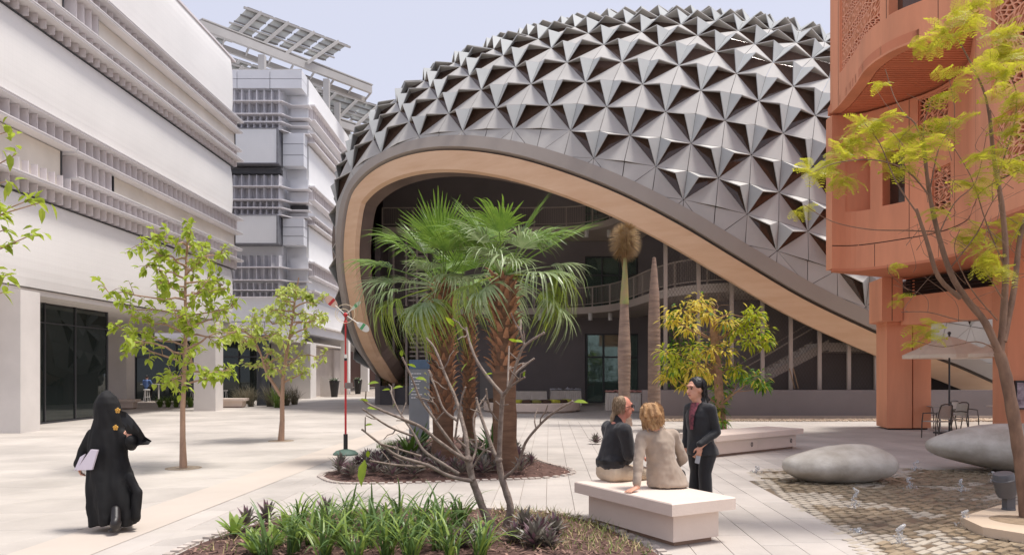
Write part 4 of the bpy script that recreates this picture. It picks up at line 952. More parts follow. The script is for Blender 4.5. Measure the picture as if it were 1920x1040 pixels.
# broad-leaved accent plants
def blade(mb, p, az, el, L, w, bend, mi=0, n=6, keel=.25):
    p = Vector(p); h = Vector((math.cos(az), math.sin(az), 0)); s = Vector((-h.y, h.x, 0)); prev = None; e = el; q = p.copy()
    for j in range(n+1):
        t = j/n; ww = w*(math.sin(math.pi*min(.98, .18+.82*t))**.8 if j < n else 0.02)
        cur = [q-s*ww+UP*keel*ww, q.copy(), q+s*ww+UP*keel*ww]
        if prev: mb.add(prev+cur, [(0, 1, 4, 3), (1, 2, 5, 4)], mi)
        prev = cur; q = q+(h*math.cos(e)+UP*math.sin(e))*(L/n); e -= bend/n*(.4+1.2*t)
AG = mat('agave_green', (112, 140, 52), .45, .2, 4, trans=.25, rgb2=(78, 108, 44)); AG2 = mat('dark_agave', (74, 104, 50), .45, .2, 4, trans=.2, rgb2=(50, 76, 36))
for px, py, mt, n, L, lab in ((768, 868, AG, 18, .72, 'yellow-green spiky plant left of the shaggy fan palm'), (924, 858, AG2, 18, .78, 'dark green spiky plant between the fan palm trunks'), (790, 846, AG2, 12, .62, 'dark spiky plant behind the shaggy fan palm'), (905, 872, AG2, 12, .5, 'small dark spiky plant beside the smooth palm trunk')):
    p = gnd(px, py); t = thing('spiky_plant', (p.x, p.y, .05), lab, 'plant'); rg = random.Random(px)
    for k in range(n):
        mb = MB(); blade(mb, (p.x, p.y, .06), k*2.4+rg.random(), R(82-55*k/n), L*rg.uniform(.75, 1.1), .045, rg.uniform(.3, 1.0)); mb.build('leaf', mt, t, smooth=60)
mb = MB(); rg = random.Random(6); p = gnd(745, 842)
for k in range(700): a = rg.uniform(0, 6.3); r = rg.uniform(0, .5); q = Vector((p.x+math.cos(a)*r, p.y+math.sin(a)*r*.8, .04)); e = q+Vector((rg.uniform(-.06, .06), rg.uniform(-.06, .06), rg.uniform(.08, .2))); mb.add([q, q+Vector((.008, 0, 0)), e], [(0, 1, 2)])
mb.build('fine_grass', AG, kind='stuff', label='fine green grass patch at the back of the palm bed', cat='grass')
# strap-leaf clumps of the front bed
ST = [mat('strap_leaf', (112, 138, 76), .35, .25, 3, trans=.3, rgb2=(68, 98, 46)), mat('strap_leaf_light', (154, 174, 86), .4, .2, 3, trans=.35, rgb2=(114, 142, 58))]
SM = []
for k in range(10):
    rg = random.Random(100+k); mb = MB(); blade(mb, (0, 0, 0), 0, R(rg.uniform(62, 86)), rg.uniform(.42, .68), rg.uniform(.008, .014), rg.uniform(1.0, 2.6), 0, 8, .3); SM.append(mb.mesh('leaf', ST[0 if k < 7 else 1], 60))
rg = random.Random(55)
labs = {0: 'arching strap-leaf clump massed in the middle of the front bed'}
for px, py in ((610, 1012), (655, 1000), (700, 1012), (742, 1000), (790, 1008), (640, 1036), (690, 1042), (735, 1030), (780, 1036), (828, 1020), (820, 1046), (585, 1036), (860, 1000), (725, 1062), (770, 1066), (665, 1068), (550, 1052), (610, 1060), (845, 1066), (560, 1010), (500, 1062), (900, 1062)):
    p = gnd(px, py); t = thing('strap_leaf_clump', (p.x, p.y, .06), labs[0], 'plant', 'strap-leaf clumps in the front bed')
    for k in range(34):
        o = link('leaf', rg.choice(SM), t); o.location = (rg.uniform(-.05, .05), rg.uniform(-.05, .05), 0); o.rotation_euler = (rg.uniform(-.2, .2), rg.uniform(-.25, .2), rg.uniform(0, 6.28)); o.scale = [rg.uniform(.6, 1.1)]*3
for n_, (px, py, s) in enumerate(((440, 1012, 1), (470, 1030, .8), (536, 1000, .85), (520, 1034, .9), (560, 1022, .8), (480, 1050, 1.0))):
    p = gnd(px, py); t = thing('broad_leaf_plant', (p.x, p.y, .05), 'low lime-green broad-leaved plant at the left end of the front bed', 'plant', 'lime broad-leaved plants in the front bed')
    for k in range(11): mb = MB(); blade(mb, (p.x, p.y, .05), k*2.4, R(75-50*k/11), .27*s*rg.uniform(.8, 1.15), .035*s, rg.uniform(.2, .8)); mb.build('leaf', ST[1], t, smooth=60)
mb = MB()
for k in range(3400):
    x, y = rg.uniform(-3, 1.4), rg.uniform(6.9, 9.35)
    if pdist(x, y, BED1) > -.08 or (x < -.2 and rg.random() < .8): continue
    q = Vector((x, y, .05)); e = q+Vector((rg.uniform(-.09, .09), rg.uniform(-.09, .09), rg.uniform(.03, .12))); s = rg.uniform(.003, .006); mb.add([q-Vector((s, 0, 0)), q+Vector((s, 0, 0)), e], [(0, 1, 2)], rg.randint(0, 1))
mb.build('fine_grass', [mat('thin_grass', (124, 140, 66), .6, .2, 5, trans=.3), mat('dry_grass', (176, 158, 112), .7, .2, 5)], kind='stuff', label='thin grass scattered over the bark of the front bed', cat='grass')
for px, py in ((870, 905), (665, 935)):
    p = gnd(915, 1000)
# ---- bare-branched shrub (thick pale stems, a few leaves)
FB = mat('grey_frangipani_bark', (150, 136, 124), .8, .2, 18, .5, 60, rgb2=(110, 94, 84)); FL = mat('bright_leaf', (158, 178, 48), .4, .15, 6, trans=.45, rgb2=(124, 150, 36))
c2 = lambda x, y: (580+x/2.889, 560+y/2.889)
fb = Vector((-.10, 8.05, .05)); sh = thing('bare_shrub', fb, 'nearly leafless shrub with thick grey forking branches in the front bed', 'shrub')
rg = random.Random(9); br = MB(); BRP = []
def branch(pts, r0, r1, y0, y1, z2=True):
    n = len(pts); P = []
    for k, (x, y) in enumerate(pts):
        xx, yy = c2(x, y) if z2 else (x, y); Y = y0+(y1-y0)*k/(n-1); P.append(at(xx, yy, Y))
    P = catmull(P, 4); m = len(P); br.tube(P, [.84*(r0+(r1-r0)*k/(m-1))*(1+.06*math.sin(k*1.9)) for k in range(m)], 8)
    br.ball(P[-1], r1*1.15, 6, 4); BRP.append(P); return P[-1]
branch([(940, 1008), (952, 975), (957, 950), (948, 918), (940, 892), (935, 861)], .052, .038, 8.05, 8.0, False)
branch([(938, 1006), (912, 968), (895, 924), (886, 899), (878, 861)], .056, .042, 8.05, 7.95, False)
branch([(1025, 870), (1000, 830), (960, 720), (925, 620), (905, 540)], .030, .016, 8.0, 8.2)
branch([(1028, 865), (1035, 700), (1045, 560), (1050, 520)], .034, .026, 8.0, 7.9)
branch([(1050, 520), (980, 440), (910, 340), (870, 240), (850, 160)], .024, .014, 7.9, 8.2)
branch([(1050, 520), (1085, 470), (1130, 330), (1170, 250), (1270, 185)], .024, .013, 7.9, 7.5)
branch([(1168, 255), (1150, 200), (1138, 155)], .014, .011, 7.6, 7.6); branch([(1085, 465), (1130, 390), (1215, 325)], .017, .012, 7.8, 7.9); branch([(1055, 515), (1110, 460), (1165, 425)], .015, .011, 7.9, 7.6)
branch([(1075, 480), (1078, 380), (1082, 260)], .015, .011, 7.8, 8.1)
branch([(1060, 965), (1130, 900), (1170, 780), (1250, 680), (1330, 610), (1425, 555)], .022, .012, 8.0, 7.4)
branch([(885, 980), (860, 870), (850, 760), (835, 690), (810, 600), (785, 520), (740, 420), (680, 270), (635, 215)], .038, .012, 7.95, 8.5)
branch([(860, 865), (830, 860), (700, 770), (600, 690), (480, 640), (330, 575), (287, 542)], .028, .011, 7.95, 7.3)
branch([(885, 985), (760, 960), (640, 900), (480, 850), (380, 780), (287, 708)], .028, .011, 7.95, 7.5)
branch([(812, 948), (720, 890), (620, 820), (560, 720), (480, 600), (440, 500)], .024, .011, 8.0, 8.4)
branch([(835, 862), (740, 740), (670, 640), (600, 540), (560, 440), (505, 320)], .022, .011, 7.95, 7.7)
branch([(805, 662), (730, 600), (690, 500), (648, 390)], .018, .011, 8.1, 8.3)
branch([(625, 908), (480, 900), (330, 876)], .017, .011, 7.85, 7.3); branch([(560, 742), (430, 690), (290, 597)], .016, .010, 8.2, 7.9)
branch([(845, 800), (800, 760), (792, 740), (820, 560), (845, 480)], .018, .011, 8.0, 7.8); branch([(870, 900), (905, 800), (890, 640), (960, 520)], .018, .011, 8.0, 8.4)
branch([(1020, 660), (975, 590), (958, 490)], .014, .010, 8.0, 7.8); branch([(985, 830), (900, 800), (870, 770)], .013, .010, 8.0, 8.3); branch([(700, 610), (670, 560), (580, 530)], .013, .010, 8.2, 8.0)
branch([(880, 920), (940, 830), (990, 800)], .013, .010, 7.9, 7.7); branch([(380, 785), (440, 800), (600, 850)], .010, .014, 7.5, 7.8)
for P in list(BRP[2:]):
    for k in range(2):
        q = P[rg.randint(len(P)//3, len(P)-2)]; d = (P[-1]-P[0]).normalized()*.7+rvec(rg, .35); e = q+d.normalized()*rg.uniform(.10, .26); br.tube(twig_path(q, e, rg, 3, .12), [.0085, .0075, .0068, .0055], 6)
br.build('branches', FB, sh, smooth=60)
for x, y, az, el, L, Y in ((765, 125, 150, 50, .13, 8.2), (818, 172, 200, -30, .11, 8.2), (1284, 157, 70, 55, .11, 7.5), (1105, 225, 190, 30, .09, 7.8), (1130, 228, 0, 0, .10, 7.8), (340, 455, 20, 15, .11, 7.6), (475, 478, 0, 20, .12, 8.4), (420, 490, 180, 5, .08, 8.4), (500, 295, 95, 80, .07, 7.7), (560, 362, 150, 25, .09, 7.8), (600, 430, 0, 0, .11, 8.0), (560, 492, 200, -40, .09, 8.0), (832, 378, 60, 40, .12, 7.8), (785, 462, 200, -50, .10, 8.2), (870, 440, 60, 20, .09, 8.2), (300, 548, 170, 20, .08, 7.3), (335, 590, 0, 0, .10, 7.9), (315, 682, 30, 15, .08, 7.5), (1465, 555, 0, 5, .12, 7.4), (1165, 410, 80, 60, .08, 7.6), (292, 925, 260, -75, .20, 7.3), (455, 580, 60, 40, .06, 8.0), (318, 840, 90, 80, .07, 7.3), (975, 405, 180, 0, .07, 7.9)):
    q = at(*c2(x, y), Y); mb = MB(); d = Vector((math.cos(R(az))*math.cos(R(el)), -.35+.2*math.sin(R(az)), math.sin(R(el)))); leaf_into(mb, q-d*L*.5, d, L*1.25, L*.62, .12, .15, 0, .5); mb.build('leaf', FL, sh, smooth=60)
# ================================================================ FEATHERY TREE (right foreground)
FT = mat('feather_leaf', (212, 206, 70), .5, .25, 6, trans=.55, rgb2=(172, 176, 48)); FBK = mat('brown_grey_bark', (142, 112, 92), .85, .2, 9, .4, 40, stretch=(1, 1, .4), rgb2=(104, 80, 66))
ft = thing('feathery_tree', (5.75, 8.4, .1), 'tree with feathery yellow-green leaves and forking brown stems beside the spotlight', 'tree')
fbr = MB(); YF = 8.5
def fbranch(pts, r0, r1, y0=YF, y1=YF, n=7):
    P = catmull([at(x, y, y0+(y1-y0)*k/(len(pts)-1)) for k, (x, y) in enumerate(pts)], 4); m = len(P); fbr.tube(P, [.6*(r0+(r1-r0)*(k/(m-1)))*(1+.05*math.sin(k*2.3)) for k in range(m)], n); return P[-1]
fbranch([(1926, 972), (1916, 880), (1902, 790), (1886, 705), (1873, 660)], .125, .095, 8.4, 8.5, 10)
fbranch([(1876, 668), (1848, 605), (1812, 560), (1782, 510), (1757, 430), (1741, 350), (1731, 258)], .075, .03)
fbranch([(1800, 558), (1760, 520), (1737, 450), (1718, 392)], .05, .028, YF, 8.2)
fbranch([(1876, 662), (1884, 560), (1886, 470), (1878, 380), (1864, 300), (1855, 208)], .07, .032, YF, 8.8)
fbranch([(1864, 300), (1850, 190), (1826, 130), (1795, 72)], .026, .012, 8.75, 8.5)
fbranch([(1882, 640), (1902, 540), (1912, 450), (1930, 380), (1950, 250)], .06, .035, YF, 9.0)
fbranch([(1757, 434), (1700, 432), (1630, 430), (1560, 415), (1508, 384)], .014, .006, YF, 8.2); fbranch([(1743, 362), (1722, 245), (1695, 213), (1676, 180), (1660, 130)], .018, .006, YF, 8.9)
fbranch([(1745, 370), (1700, 320), (1640, 300), (1570, 305), (1520, 325)], .018, .006, YF, 8.0); fbranch([(1720, 400), (1680, 340), (1650, 270), (1620, 230)], .016, .006, 8.2, 8.4)
fbranch([(1780, 505), (1830, 440), (1860, 380), (1900, 330)], .014, .005, YF, 7.9); fbranch([(1870, 600), (1820, 540), (1790, 470), (1800, 430)], .014, .005, YF, 8.0)
fbranch([(1840, 600), (1800, 600), (1740, 585), (1690, 585)], .014, .006, YF, 8.3); fbranch([(1868, 655), (1830, 640), (1770, 650), (1720, 640)], .014, .006, YF, 8.2); fbranch([(1880, 560), (1845, 500), (1850, 470)], .014, .006, YF, 8.2)
fbranch([(1884, 500), (1850, 420), (1820, 330), (1770, 250)], .016, .006, 8.6, 9.0); fbranch([(1760, 440), (1790, 380), (1830, 340), (1850, 250)], .014, .005, YF, 8.8); fbranch([(1870, 330), (1900, 240), (1905, 170), (1880, 120)], .018, .006, 8.8, 8.6)
fbranch([(1745, 350), (1760, 280), (1790, 220), (1780, 150)], .014, .005, YF, 8.7); fbranch([(1731, 258), (1735, 220), (1750, 180)], .012, .005)
rgf = random.Random(12)
for k in range(46):
    x, y = rgf.uniform(1690, 1915), rgf.uniform(200, 620); fbranch([(x, y), (x+rgf.uniform(-40, 30), y-rgf.uniform(10, 40)), (x+rgf.uniform(-90, 60), y-rgf.uniform(20, 90))], .006, .003, YF+rgf.uniform(-.5, .5), YF+rgf.uniform(-.7, .7), 5)
fbr.build('branches', FBK, ft, smooth=60)
def feather(seed):
    rg = random.Random(seed); mb = MB()
    for lf in range(3):
        L = .24*rg.uniform(.8, 1.1); ya = (-.7, 0, .75)[lf]+rg.uniform(-.15, .15); pz = rg.uniform(-.25, .2); Q = Matrix.Rotation(ya, 3, 'Z')@Matrix.Rotation(pz, 3, 'Y')
        P = lambda t: Q@Vector((L*t, 0, .04*math.sin(2.2*t)-.11*t*t))
        mb.tube([P(k/4) for k in range(5)], [.0025, .002, .002, .0015, .001], 3)
        for k in range(9):
            t = .16+.84*k/8; q = P(t); ln = .085*math.sin(math.pi*(.22+.66*k/8))
            for sd_ in (-1, 1):
                d = (Q@Vector((.45, sd_*.9, -.22+rg.uniform(-.15, .1)))).normalized(); s = Vector((d.y, -d.x, 0)).normalized(); n = 5
                for j in range(n):
                    c = q+d*(ln*(j+.6)/n); l = .013*(1-.3*j/n)
                    for s2 in (-1, 1): e = c+s*s2*l+d*l*.4; mb.add([c-d*.003, e-d*.001, e+d*.003, c+d*.004], [(0, 1, 2, 3)])
    return mb.mesh('leaf_spray', FT)
FM = [feather(k) for k in range(4)]
CLM = [(1790,50,50),(1745,85,30),(1820,25,30),(1650,245,42),(1600,270,42),(1560,300,42),(1520,325,25),(1700,255,36),(1770,245,36),(1690,320,26),(1740,290,34),(1880,130,45),(1905,185,45),(1870,90,36),(1900,240,40),(1830,345,32),(1805,440,36),(1840,485,45),(1870,440,28),(1880,510,30),(1735,622,26),(1718,645,16),(1885,60,30),(1905,310,30),(1770,165,26),(1620,235,26),(1580,330,26),(1500,395,14),(1690,560,12),(1675,500,10),(1650,160,12),(1850,300,30),(1915,120,40),(1915,420,30),(1760,400,18),(1660,295,30)]
nl = 0
for x, y, r in CLM:
    c = at(x, y, YF+rgf.uniform(-.5, .5))
    for k in range(max(3, int(r*.24))):
        az, el = rgf.uniform(0, 6.28), R(rgf.uniform(-35, 45)); o = link('leaf_spray', rgf.choice(FM), ft); nl += 1
        o.matrix_local = Matrix.Translation(c-ft.location+rvec(rgf)*r/FPX*YF*.45)@Matrix.Rotation(az, 4, 'Z')@Matrix.Rotation(-el, 4, 'Y')@Matrix.Rotation(rgf.uniform(-.6, .6), 4, 'X')@Matrix.Scale(rgf.uniform(.7, 1.15)*min(1, .5+r/60), 4)
# ================================================================ STONE BENCHES
M_bench = mat('bench_stone', (222, 204, 190), .7, .04, 1.2, .1, 40); M_bench2 = mat('bench_plinth', (150, 122, 104), .8, .1, 2)
def bench(name, corner, dl, L, W, label, rings=False, H=.46, joint=None):
    c = Vector((corner[0], corner[1], 0)); d = Vector((dl[0], dl[1], 0)).normalized(); n = Vector((-d.y, d.x, 0))
    if len(dl) > 2: n = n*dl[2]
    t = thing(name, c, label, 'bench', 'stone benches')
    def q(a, b): p = c+d*a+n*b; return (p.x, p.y)
    def pl(i0, i1, w0, w1): P = [q(i0, w0), q(i1, w0), q(i1, w1), q(i0, w1)]; return P if (len(dl) < 3 or dl[2] > 0) else P[::-1]
    def beveled(P, z0, z1, bv=.012):
        cx = sum(p[0] for p in P)/4; cy = sum(p[1] for p in P)/4
        i = lambda f: [Vector((p[0]+(cx-p[0])*f, p[1]+(cy-p[1])*f, 0)) for p in P]
        f = bv/.6; mb = MB(); mb.rings([[v+UP*z0 for v in i(0)], [v+UP*(z1-bv) for v in i(0)], [v+UP*z1 for v in i(f)]]); return mb
    cuts = joint or [0, 1]
    for a, b in zip(cuts, cuts[1:]): beveled(pl(L*a+(.003 if a else 0), L*b, 0, W), H-.125, H).build('seat_slab', M_bench, t); beveled(pl(max(.12, L*a+.004), min(L-.12, L*b), .12, W-.12), .05, H-.125, .001).build('base', M_bench, t)
    MB().hexa(pl(.17, L-.17, .17, W-.17), 0, .052).build('plinth', M_bench2, t)
    if rings:
        for a in (.43, .9):
            p = q(L*a, .112); mb = MB(); mb.tube([Vector((p[0], p[1], .19))+d*(.03*math.cos(k*.63))+UP*(.045*math.sin(k*.63)) for k in range(11)], .006, 5); mb.build('ring_bracket', M_dkmetal, t)
    return t
bench('stone_bench', (1.55, 7.23), (-.82, 1.5, -1), 1.71, .84, 'pale stone bench carrying the seated man and woman')
bench('stone_bench', (4.16, 15.2), (2.55, 2.0), 3.25, .95, 'long pale stone bench with ring brackets behind the standing woman', True, joint=[0, .5, 1])
bench('stone_bench', (gnd(208, 765).x, gnd(208, 765).y-1.0), (1, .1), 1.6, .8, 'small stone bench at the corner of the glass wall')
bench('stone_bench', (gnd(408, 764).x, gnd(408, 764).y), (1, .05), 1.3, .9, 'small stone bench next to the concrete column by the bar stools')
# ================================================================ BOULDERS
def boulder(c, r, rz, tilt, label, seed):
    mb = MB(); n, m = 44, 26; rs = []; Rm = Matrix.Rotation(rz, 3, 'Z')@Matrix.Rotation(tilt, 3, 'Y'); zmin = 9
    for i in range(m+1):
        t = math.pi*(i+.01)/(m+.02)-math.pi/2; ring = []
        for j in range(n):
            a = 2*math.pi*j/n; d = Vector((math.cos(t)*math.cos(a), math.cos(t)*math.sin(a), math.sin(t)))
            k = 1+.07*noise.noise(d*1.1+Vector((seed, 0, 0)))+.02*noise.noise(d*3+Vector((0, seed, 0)))
            sx = math.copysign(abs(d.x)**.86, d.x); tp_ = 1+.20*d.x; p = Vector((sx*r[0]*k, d.y*r[1]*k*tp_, d.z*r[2]*k*tp_)); ring.append(Rm@p)
        rs.append(ring)
    zmin = min(p.z for q in rs for p in q); mb.rings([[p+Vector((c[0], c[1], -zmin-.03)) for p in q] for q in rs])
    o = mb.mesh('boulder', mat('smooth_boulder', (208, 202, 192), .65, .1, 2.0, .35, 16, rgb2=(158, 148, 134)), 80, (c[0], c[1], 0)); b = link('boulder', o, None, label, 'boulder', 'smooth boulders in the fountain'); b.location = (c[0], c[1], 0)
boulder((5.22, 11.95), (.90, .55, .30), .08, -.05, 'smaller smooth grey boulder lying in the cobbled fountain', 3)
boulder((8.95, 13.2), (1.50, .8, .42), -.1, .03, 'larger smooth grey boulder behind the feathery tree', 8)
# ================================================================ FOUNTAIN
fo = bpy.data.objects.new('fountain_floor', None); COL.objects.link(fo); fo['kind'] = 'structure'
M_wet = mat('wet_cobble', (166, 150, 126), .4, .2, 3, .4, 30, rnd=.18, rgb2=(134, 117, 94)); M_dry = mat('pale_cobble', (180, 169, 153), .8, .08, 2, .15, 30, rnd=.06)
mb = MB(); mb.hexa(FOUNT[::-1] if False else FOUNT, -.05, -.028) if False else mb.add([(x, y, -.010) for x, y in FOUNT], [tuple(range(len(FOUNT)))])
mb.build('fountain_bed', mat('fountain_bed', (120, 104, 86), .5, .2, 2), fo)
rg = random.Random(14); th = R(34.7); du, dv = Vector((math.cos(th), math.sin(th), 0)), Vector((-math.sin(th), math.cos(th), 0)); cob = []
for i in range(-46, 68):
    for j in range(-80, 92):
        u = (i+.5*(j % 2))*.205+(i//7)*.018; v = j*.1+(j//9)*.03; p = Vector((6, 8.5, 0))+du*u+dv*v
        dd = pdist(p.x, p.y, FOUNT)
        if dd < -.08 and p.y > 6.6 and p.x < p.y*.75+.6: cob.append((p, dd))
cob.sort(key=lambda q: q[0].length); rest = MB(); k = 0
for p, dd in cob:
    zone = noise.noise(Vector((p.x*.8, p.y*.8, 3)))+.5*noise.noise(p*2.1); dry = zone > .2 or dd > -.3
    if rg.random() < .05: continue
    h = rg.uniform(-.004, .018) if not dry else rg.uniform(-.001, .005); w, l = rg.uniform(.037, .045), rg.uniform(.082, .097); a = rg.uniform(-.04, .04); d1 = (du*math.cos(a)+dv*math.sin(a)); d2 = Vector((-d1.y, d1.x, 0)); tl_ = rg.uniform(-.006, .006)
    lo = [p+d1*(l*s)+d2*(w*q) for s, q in ((-1, -1), (1, -1), (1, 1), (-1, 1))]; up_ = [p+d1*(l*.92*s)+d2*(w*.86*q)+UP*(h+tl_*s) for s, q in ((-1, -1), (1, -1), (1, 1), (-1, 1))]
    mb = MB() if k < 298 and p.x < p.y*.7 else rest
    mb.add([q-UP*.02 for q in lo]+up_, [(4, 5, 6, 7)]+[(e, (e+1) % 4, (e+1) % 4+4, e+4) for e in range(4)], 0 if mb is not rest else (1 if dry else 0))
    if mb is not rest: mb.build('cobble', M_dry if dry else M_wet, fo); k += 1
rest.build('cobble_field', [M_wet, M_dry], fo, kind='stuff')
wat = bpy.data.materials.new('splash_water'); wat.use_nodes = True; bs = wat.node_tree.nodes['Principled BSDF']; bs.inputs['Base Color'].default_value = (.9, .92, .94, 1); bs.inputs['Roughness'].default_value = .08; bs.inputs['Transmission Weight'].default_value = .75; bs.inputs['IOR'].default_value = 1.33
for px, py, h in ((1603, 953, 39), (1687, 1018, 36), (1707, 916, 22), (1802, 921, 24), (1716, 882, 20), (1808, 986, 30), (1418, 886, 12), (1866, 905, 22), (1609, 998, 9)):
    p = gnd(px, py); s = p.y/FPX; hh = h*s; t = thing('water_jet', (p.x, p.y, 0), 'small splashing water jet rising from the fountain cobbles', 'water jet', 'fountain water jets'); rg = random.Random(px)
    mb = MB(); mb.tube([p+Vector((rg.uniform(-.012, .012)*k, 0, hh*k/6)) for k in range(7)], [.018, .014, .016, .013, .02, .026, .012], 8); mb.build('stream', wat, t, smooth=80)
    mb = MB()
    for k in range(34): a = rg.uniform(0, 6.3); r = rg.uniform(.01, .11); q = rg.random(); mb.ball(p+Vector((math.cos(a)*r, math.sin(a)*r, hh*rg.uniform(0, .9)*(1-r/.13)+.01)), rg.uniform(.004, .011), 6, 4)
    mb.build('droplets', wat, t, smooth=80, kind='stuff')
# stone pad and spotlight
mb = MB(); padp = [(5.08, 8.46), (4.98, 7.9), (5.3, 7.4), (6.6, 7.3), (7.2, 8.6), (6.12, 9.3)]; mb.hexa(padp, 0, .10)
pd = mb.build('stone_pad', mat('pad_stone', (214, 192, 166), .75, .06, 1, .1, 30), None, None, label='flat pale stone pad with a round tree hole in the fountain corner', cat='stone pad')
MB().lathe([(.30, .101), (.28, .108), (.27, .104), (.01, .104)], 26, (5.62, 8.25, 0)).build('tree_hole', mat('hole_gravel', (170, 146, 118), .9, .2, 14, .5, 50), pd)
sp = thing('spotlight', (5.92, 8.9, .1), 'grey ground spotlight on a bracket standing on the stone pad', 'spotlight'); M_sp = mat('spot_grey', (92, 92, 96), .45, .06, 3)
c = Vector((5.92, 8.9, .1)); ax = Vector((-.22, -.1, 1)).normalized(); rot = ax.to_track_quat('Z', 'Y').to_matrix()
def tl(prof, cc, n=18):
    mb = MB(); mb.rings([[cc+rot@Vector((r*math.cos(2*math.pi*j/n), r*math.sin(2*math.pi*j/n), z)) for j in range(n)] for r, z in prof]); return mb
hc = c+Vector((-.02, 0, .14)); tl([(.05, 0), (.09, .02), (.105, .06), (.118, .20), (.128, .215), (.128, .235), (.118, .24), (.11, .29), (.10, .305), (.06, .31)], hc).build('lamp_head', M_sp, sp, smooth=35)
mb = MB(); mb.box(c.x-.05, c.x+.05, c.y-.05, c.y+.05, .12, .27); mb.build('bracket', M_sp, sp); MB().lathe([(.075, .1), (.075, .115), (.05, .125)], 16, (c.x, c.y, 0)).build('foot', M_sp, sp, smooth=35)
# ================================================================ CAFE: parasols, tables, chairs
def parasol(x, y, label, r=1.2, zl=2.25):
    t = thing('parasol', (x, y, 0), label, 'parasol', 'white parasols on the terrace'); n = 8; mb = MB()
    ring = lambda rr, z, sag=0: [Vector((x+rr*math.cos(2*math.pi*j/n+.39), y+rr*math.sin(2*math.pi*j/n+.39), z)) for j in range(n)]
    mb.rings([ring(r, zl-.10), ring(r, zl), ring(r*.66, zl+.20), ring(r*.33, zl+.40), ring(r*.12, zl+.5), ring(.03, zl+.52)], False); mb.build('canopy', mat('parasol_cloth', (240, 230, 214), .8, .04, 2, trans=.45), t)
    MB().tube([(x, y, 0.05), (x, y, zl+.6)], .025, 10).build('pole', M_dkmetal, t, smooth=50); MB().ball((x, y, zl+.62), .05, 8, 6).build('finial', M_dkmetal, t, smooth=60)
    rb = MB()
    for p in ring(r*.95, zl-.02): rb.tube([(x, y, zl+.42), p], .012, 4)
    for p in ring(.22, zl+.02): rb.tube([(x, y, zl-.06), p], .018, 4)
    rb.build('ribs', M_dkmetal, t); MB().box(x-.3, x+.3, y-.3, y+.3, 0, .05).build('base_plate', M_dkmetal, t)
p = gnd(1780, 813); parasol(p.x, p.y, 'white parasol on a black pole beside the terracotta pillar'); parasol(13.35, 19.6, 'white parasol partly hidden behind the feathery tree trunk')
M_ch = mat('chair_frame', (86, 80, 74), .4, .05, 2, metal=.5); M_cs = mat('chair_sling', (178, 168, 156), .6, .06, 8)
def chair(x, y, rz, label):
    t = thing('cafe_chair', (0, 0, 0), label, 'chair', 'cafe chairs by the parasol')
    for sx in (-1, 1):
        mb = MB(); mb.tube([(sx*.26, -.24, 0), (sx*.25, -.23, .45), (sx*.25, -.2, .66), (sx*.25, .05, .68), (sx*.25, .22, .66)], .016, 6); mb.build('front_leg', M_ch, t, smooth=60)
        mb = MB(); mb.tube([(sx*.25, .30, 0), (sx*.24, .22, .44), (sx*.235, .27, .70), (sx*.20, .31, .88)], .016, 6); mb.build('rear_leg', M_ch, t, smooth=60)
    mb = MB(); mb.tube([(-.20, .31, .88), (-.1, .335, .915), (.1, .335, .915), (.20, .31, .88)], .016, 6); mb.build('top_rail', M_ch, t, smooth=60)
    mb = MB(); g_ = [[Vector((u*.225, .225+.06*v+.03*math.cos(u*1.5)-.02, .54+.33*v)) for u in (-1, -.5, 0, .5, 1)] for v in (0, .33, .66, 1)]
    for a in range(3):
        for b in range(4): mb.slab([g_[a][b], g_[a][b+1], g_[a+1][b+1], g_[a+1][b]], (0, .012, 0))
    mb.build('backrest', M_cs, t); mb = MB(); mb.box(-.235, .235, -.24, .22, .435, .455); mb.build('seat', M_cs, t)
    t.location = (x, y, 0); t.rotation_euler.z = rz
def table(x, y, label, r=.36, h=.74):
    t = thing('cafe_table', (x, y, 0), label, 'table', 'round cafe tables')
    MB().lathe([(r-.01, h-.03), (r, h-.02), (r, h-.005), (r-.01, h)], 24, (x, y, 0)).build('top', mat('table_metal', (176, 172, 168), .35, .05, 2, metal=.4), t, smooth=30)
    MB().lathe([(.03, .03), (.03, h-.03)], 10, (x, y, 0)).build('stem', MATS['table_metal'], t, smooth=50); MB().lathe([(.26, 0), (.25, .02), (.05, .035)], 20, (x, y, 0)).build('foot', MATS['table_metal'], t, smooth=40)
p = gnd(1752, 820); chair(p.x, p.y-.1, 3.5, 'pale-backed cafe chair nearest the terracotta pillar with its back to the square')
p = gnd(1778, 808); table(p.x-.05, p.y+.35, 'round cafe table under the parasol'); chair(p.x-.1, p.y+1.3, .2, 'cafe chair on the far side of the parasol table')
chair(12.35, 20.9, -1.5, 'cafe chair with open arms between the two round tables'); chair(13.3, 21.9, .5, 'cafe chair facing the square behind the uncovered table'); p = gnd(1875, 806); table(p.x, p.y, 'round cafe table beyond the large boulder'); chair(p.x+.5, p.y-.3, 1.9, 'cafe chair half hidden by the feathery tree trunk')
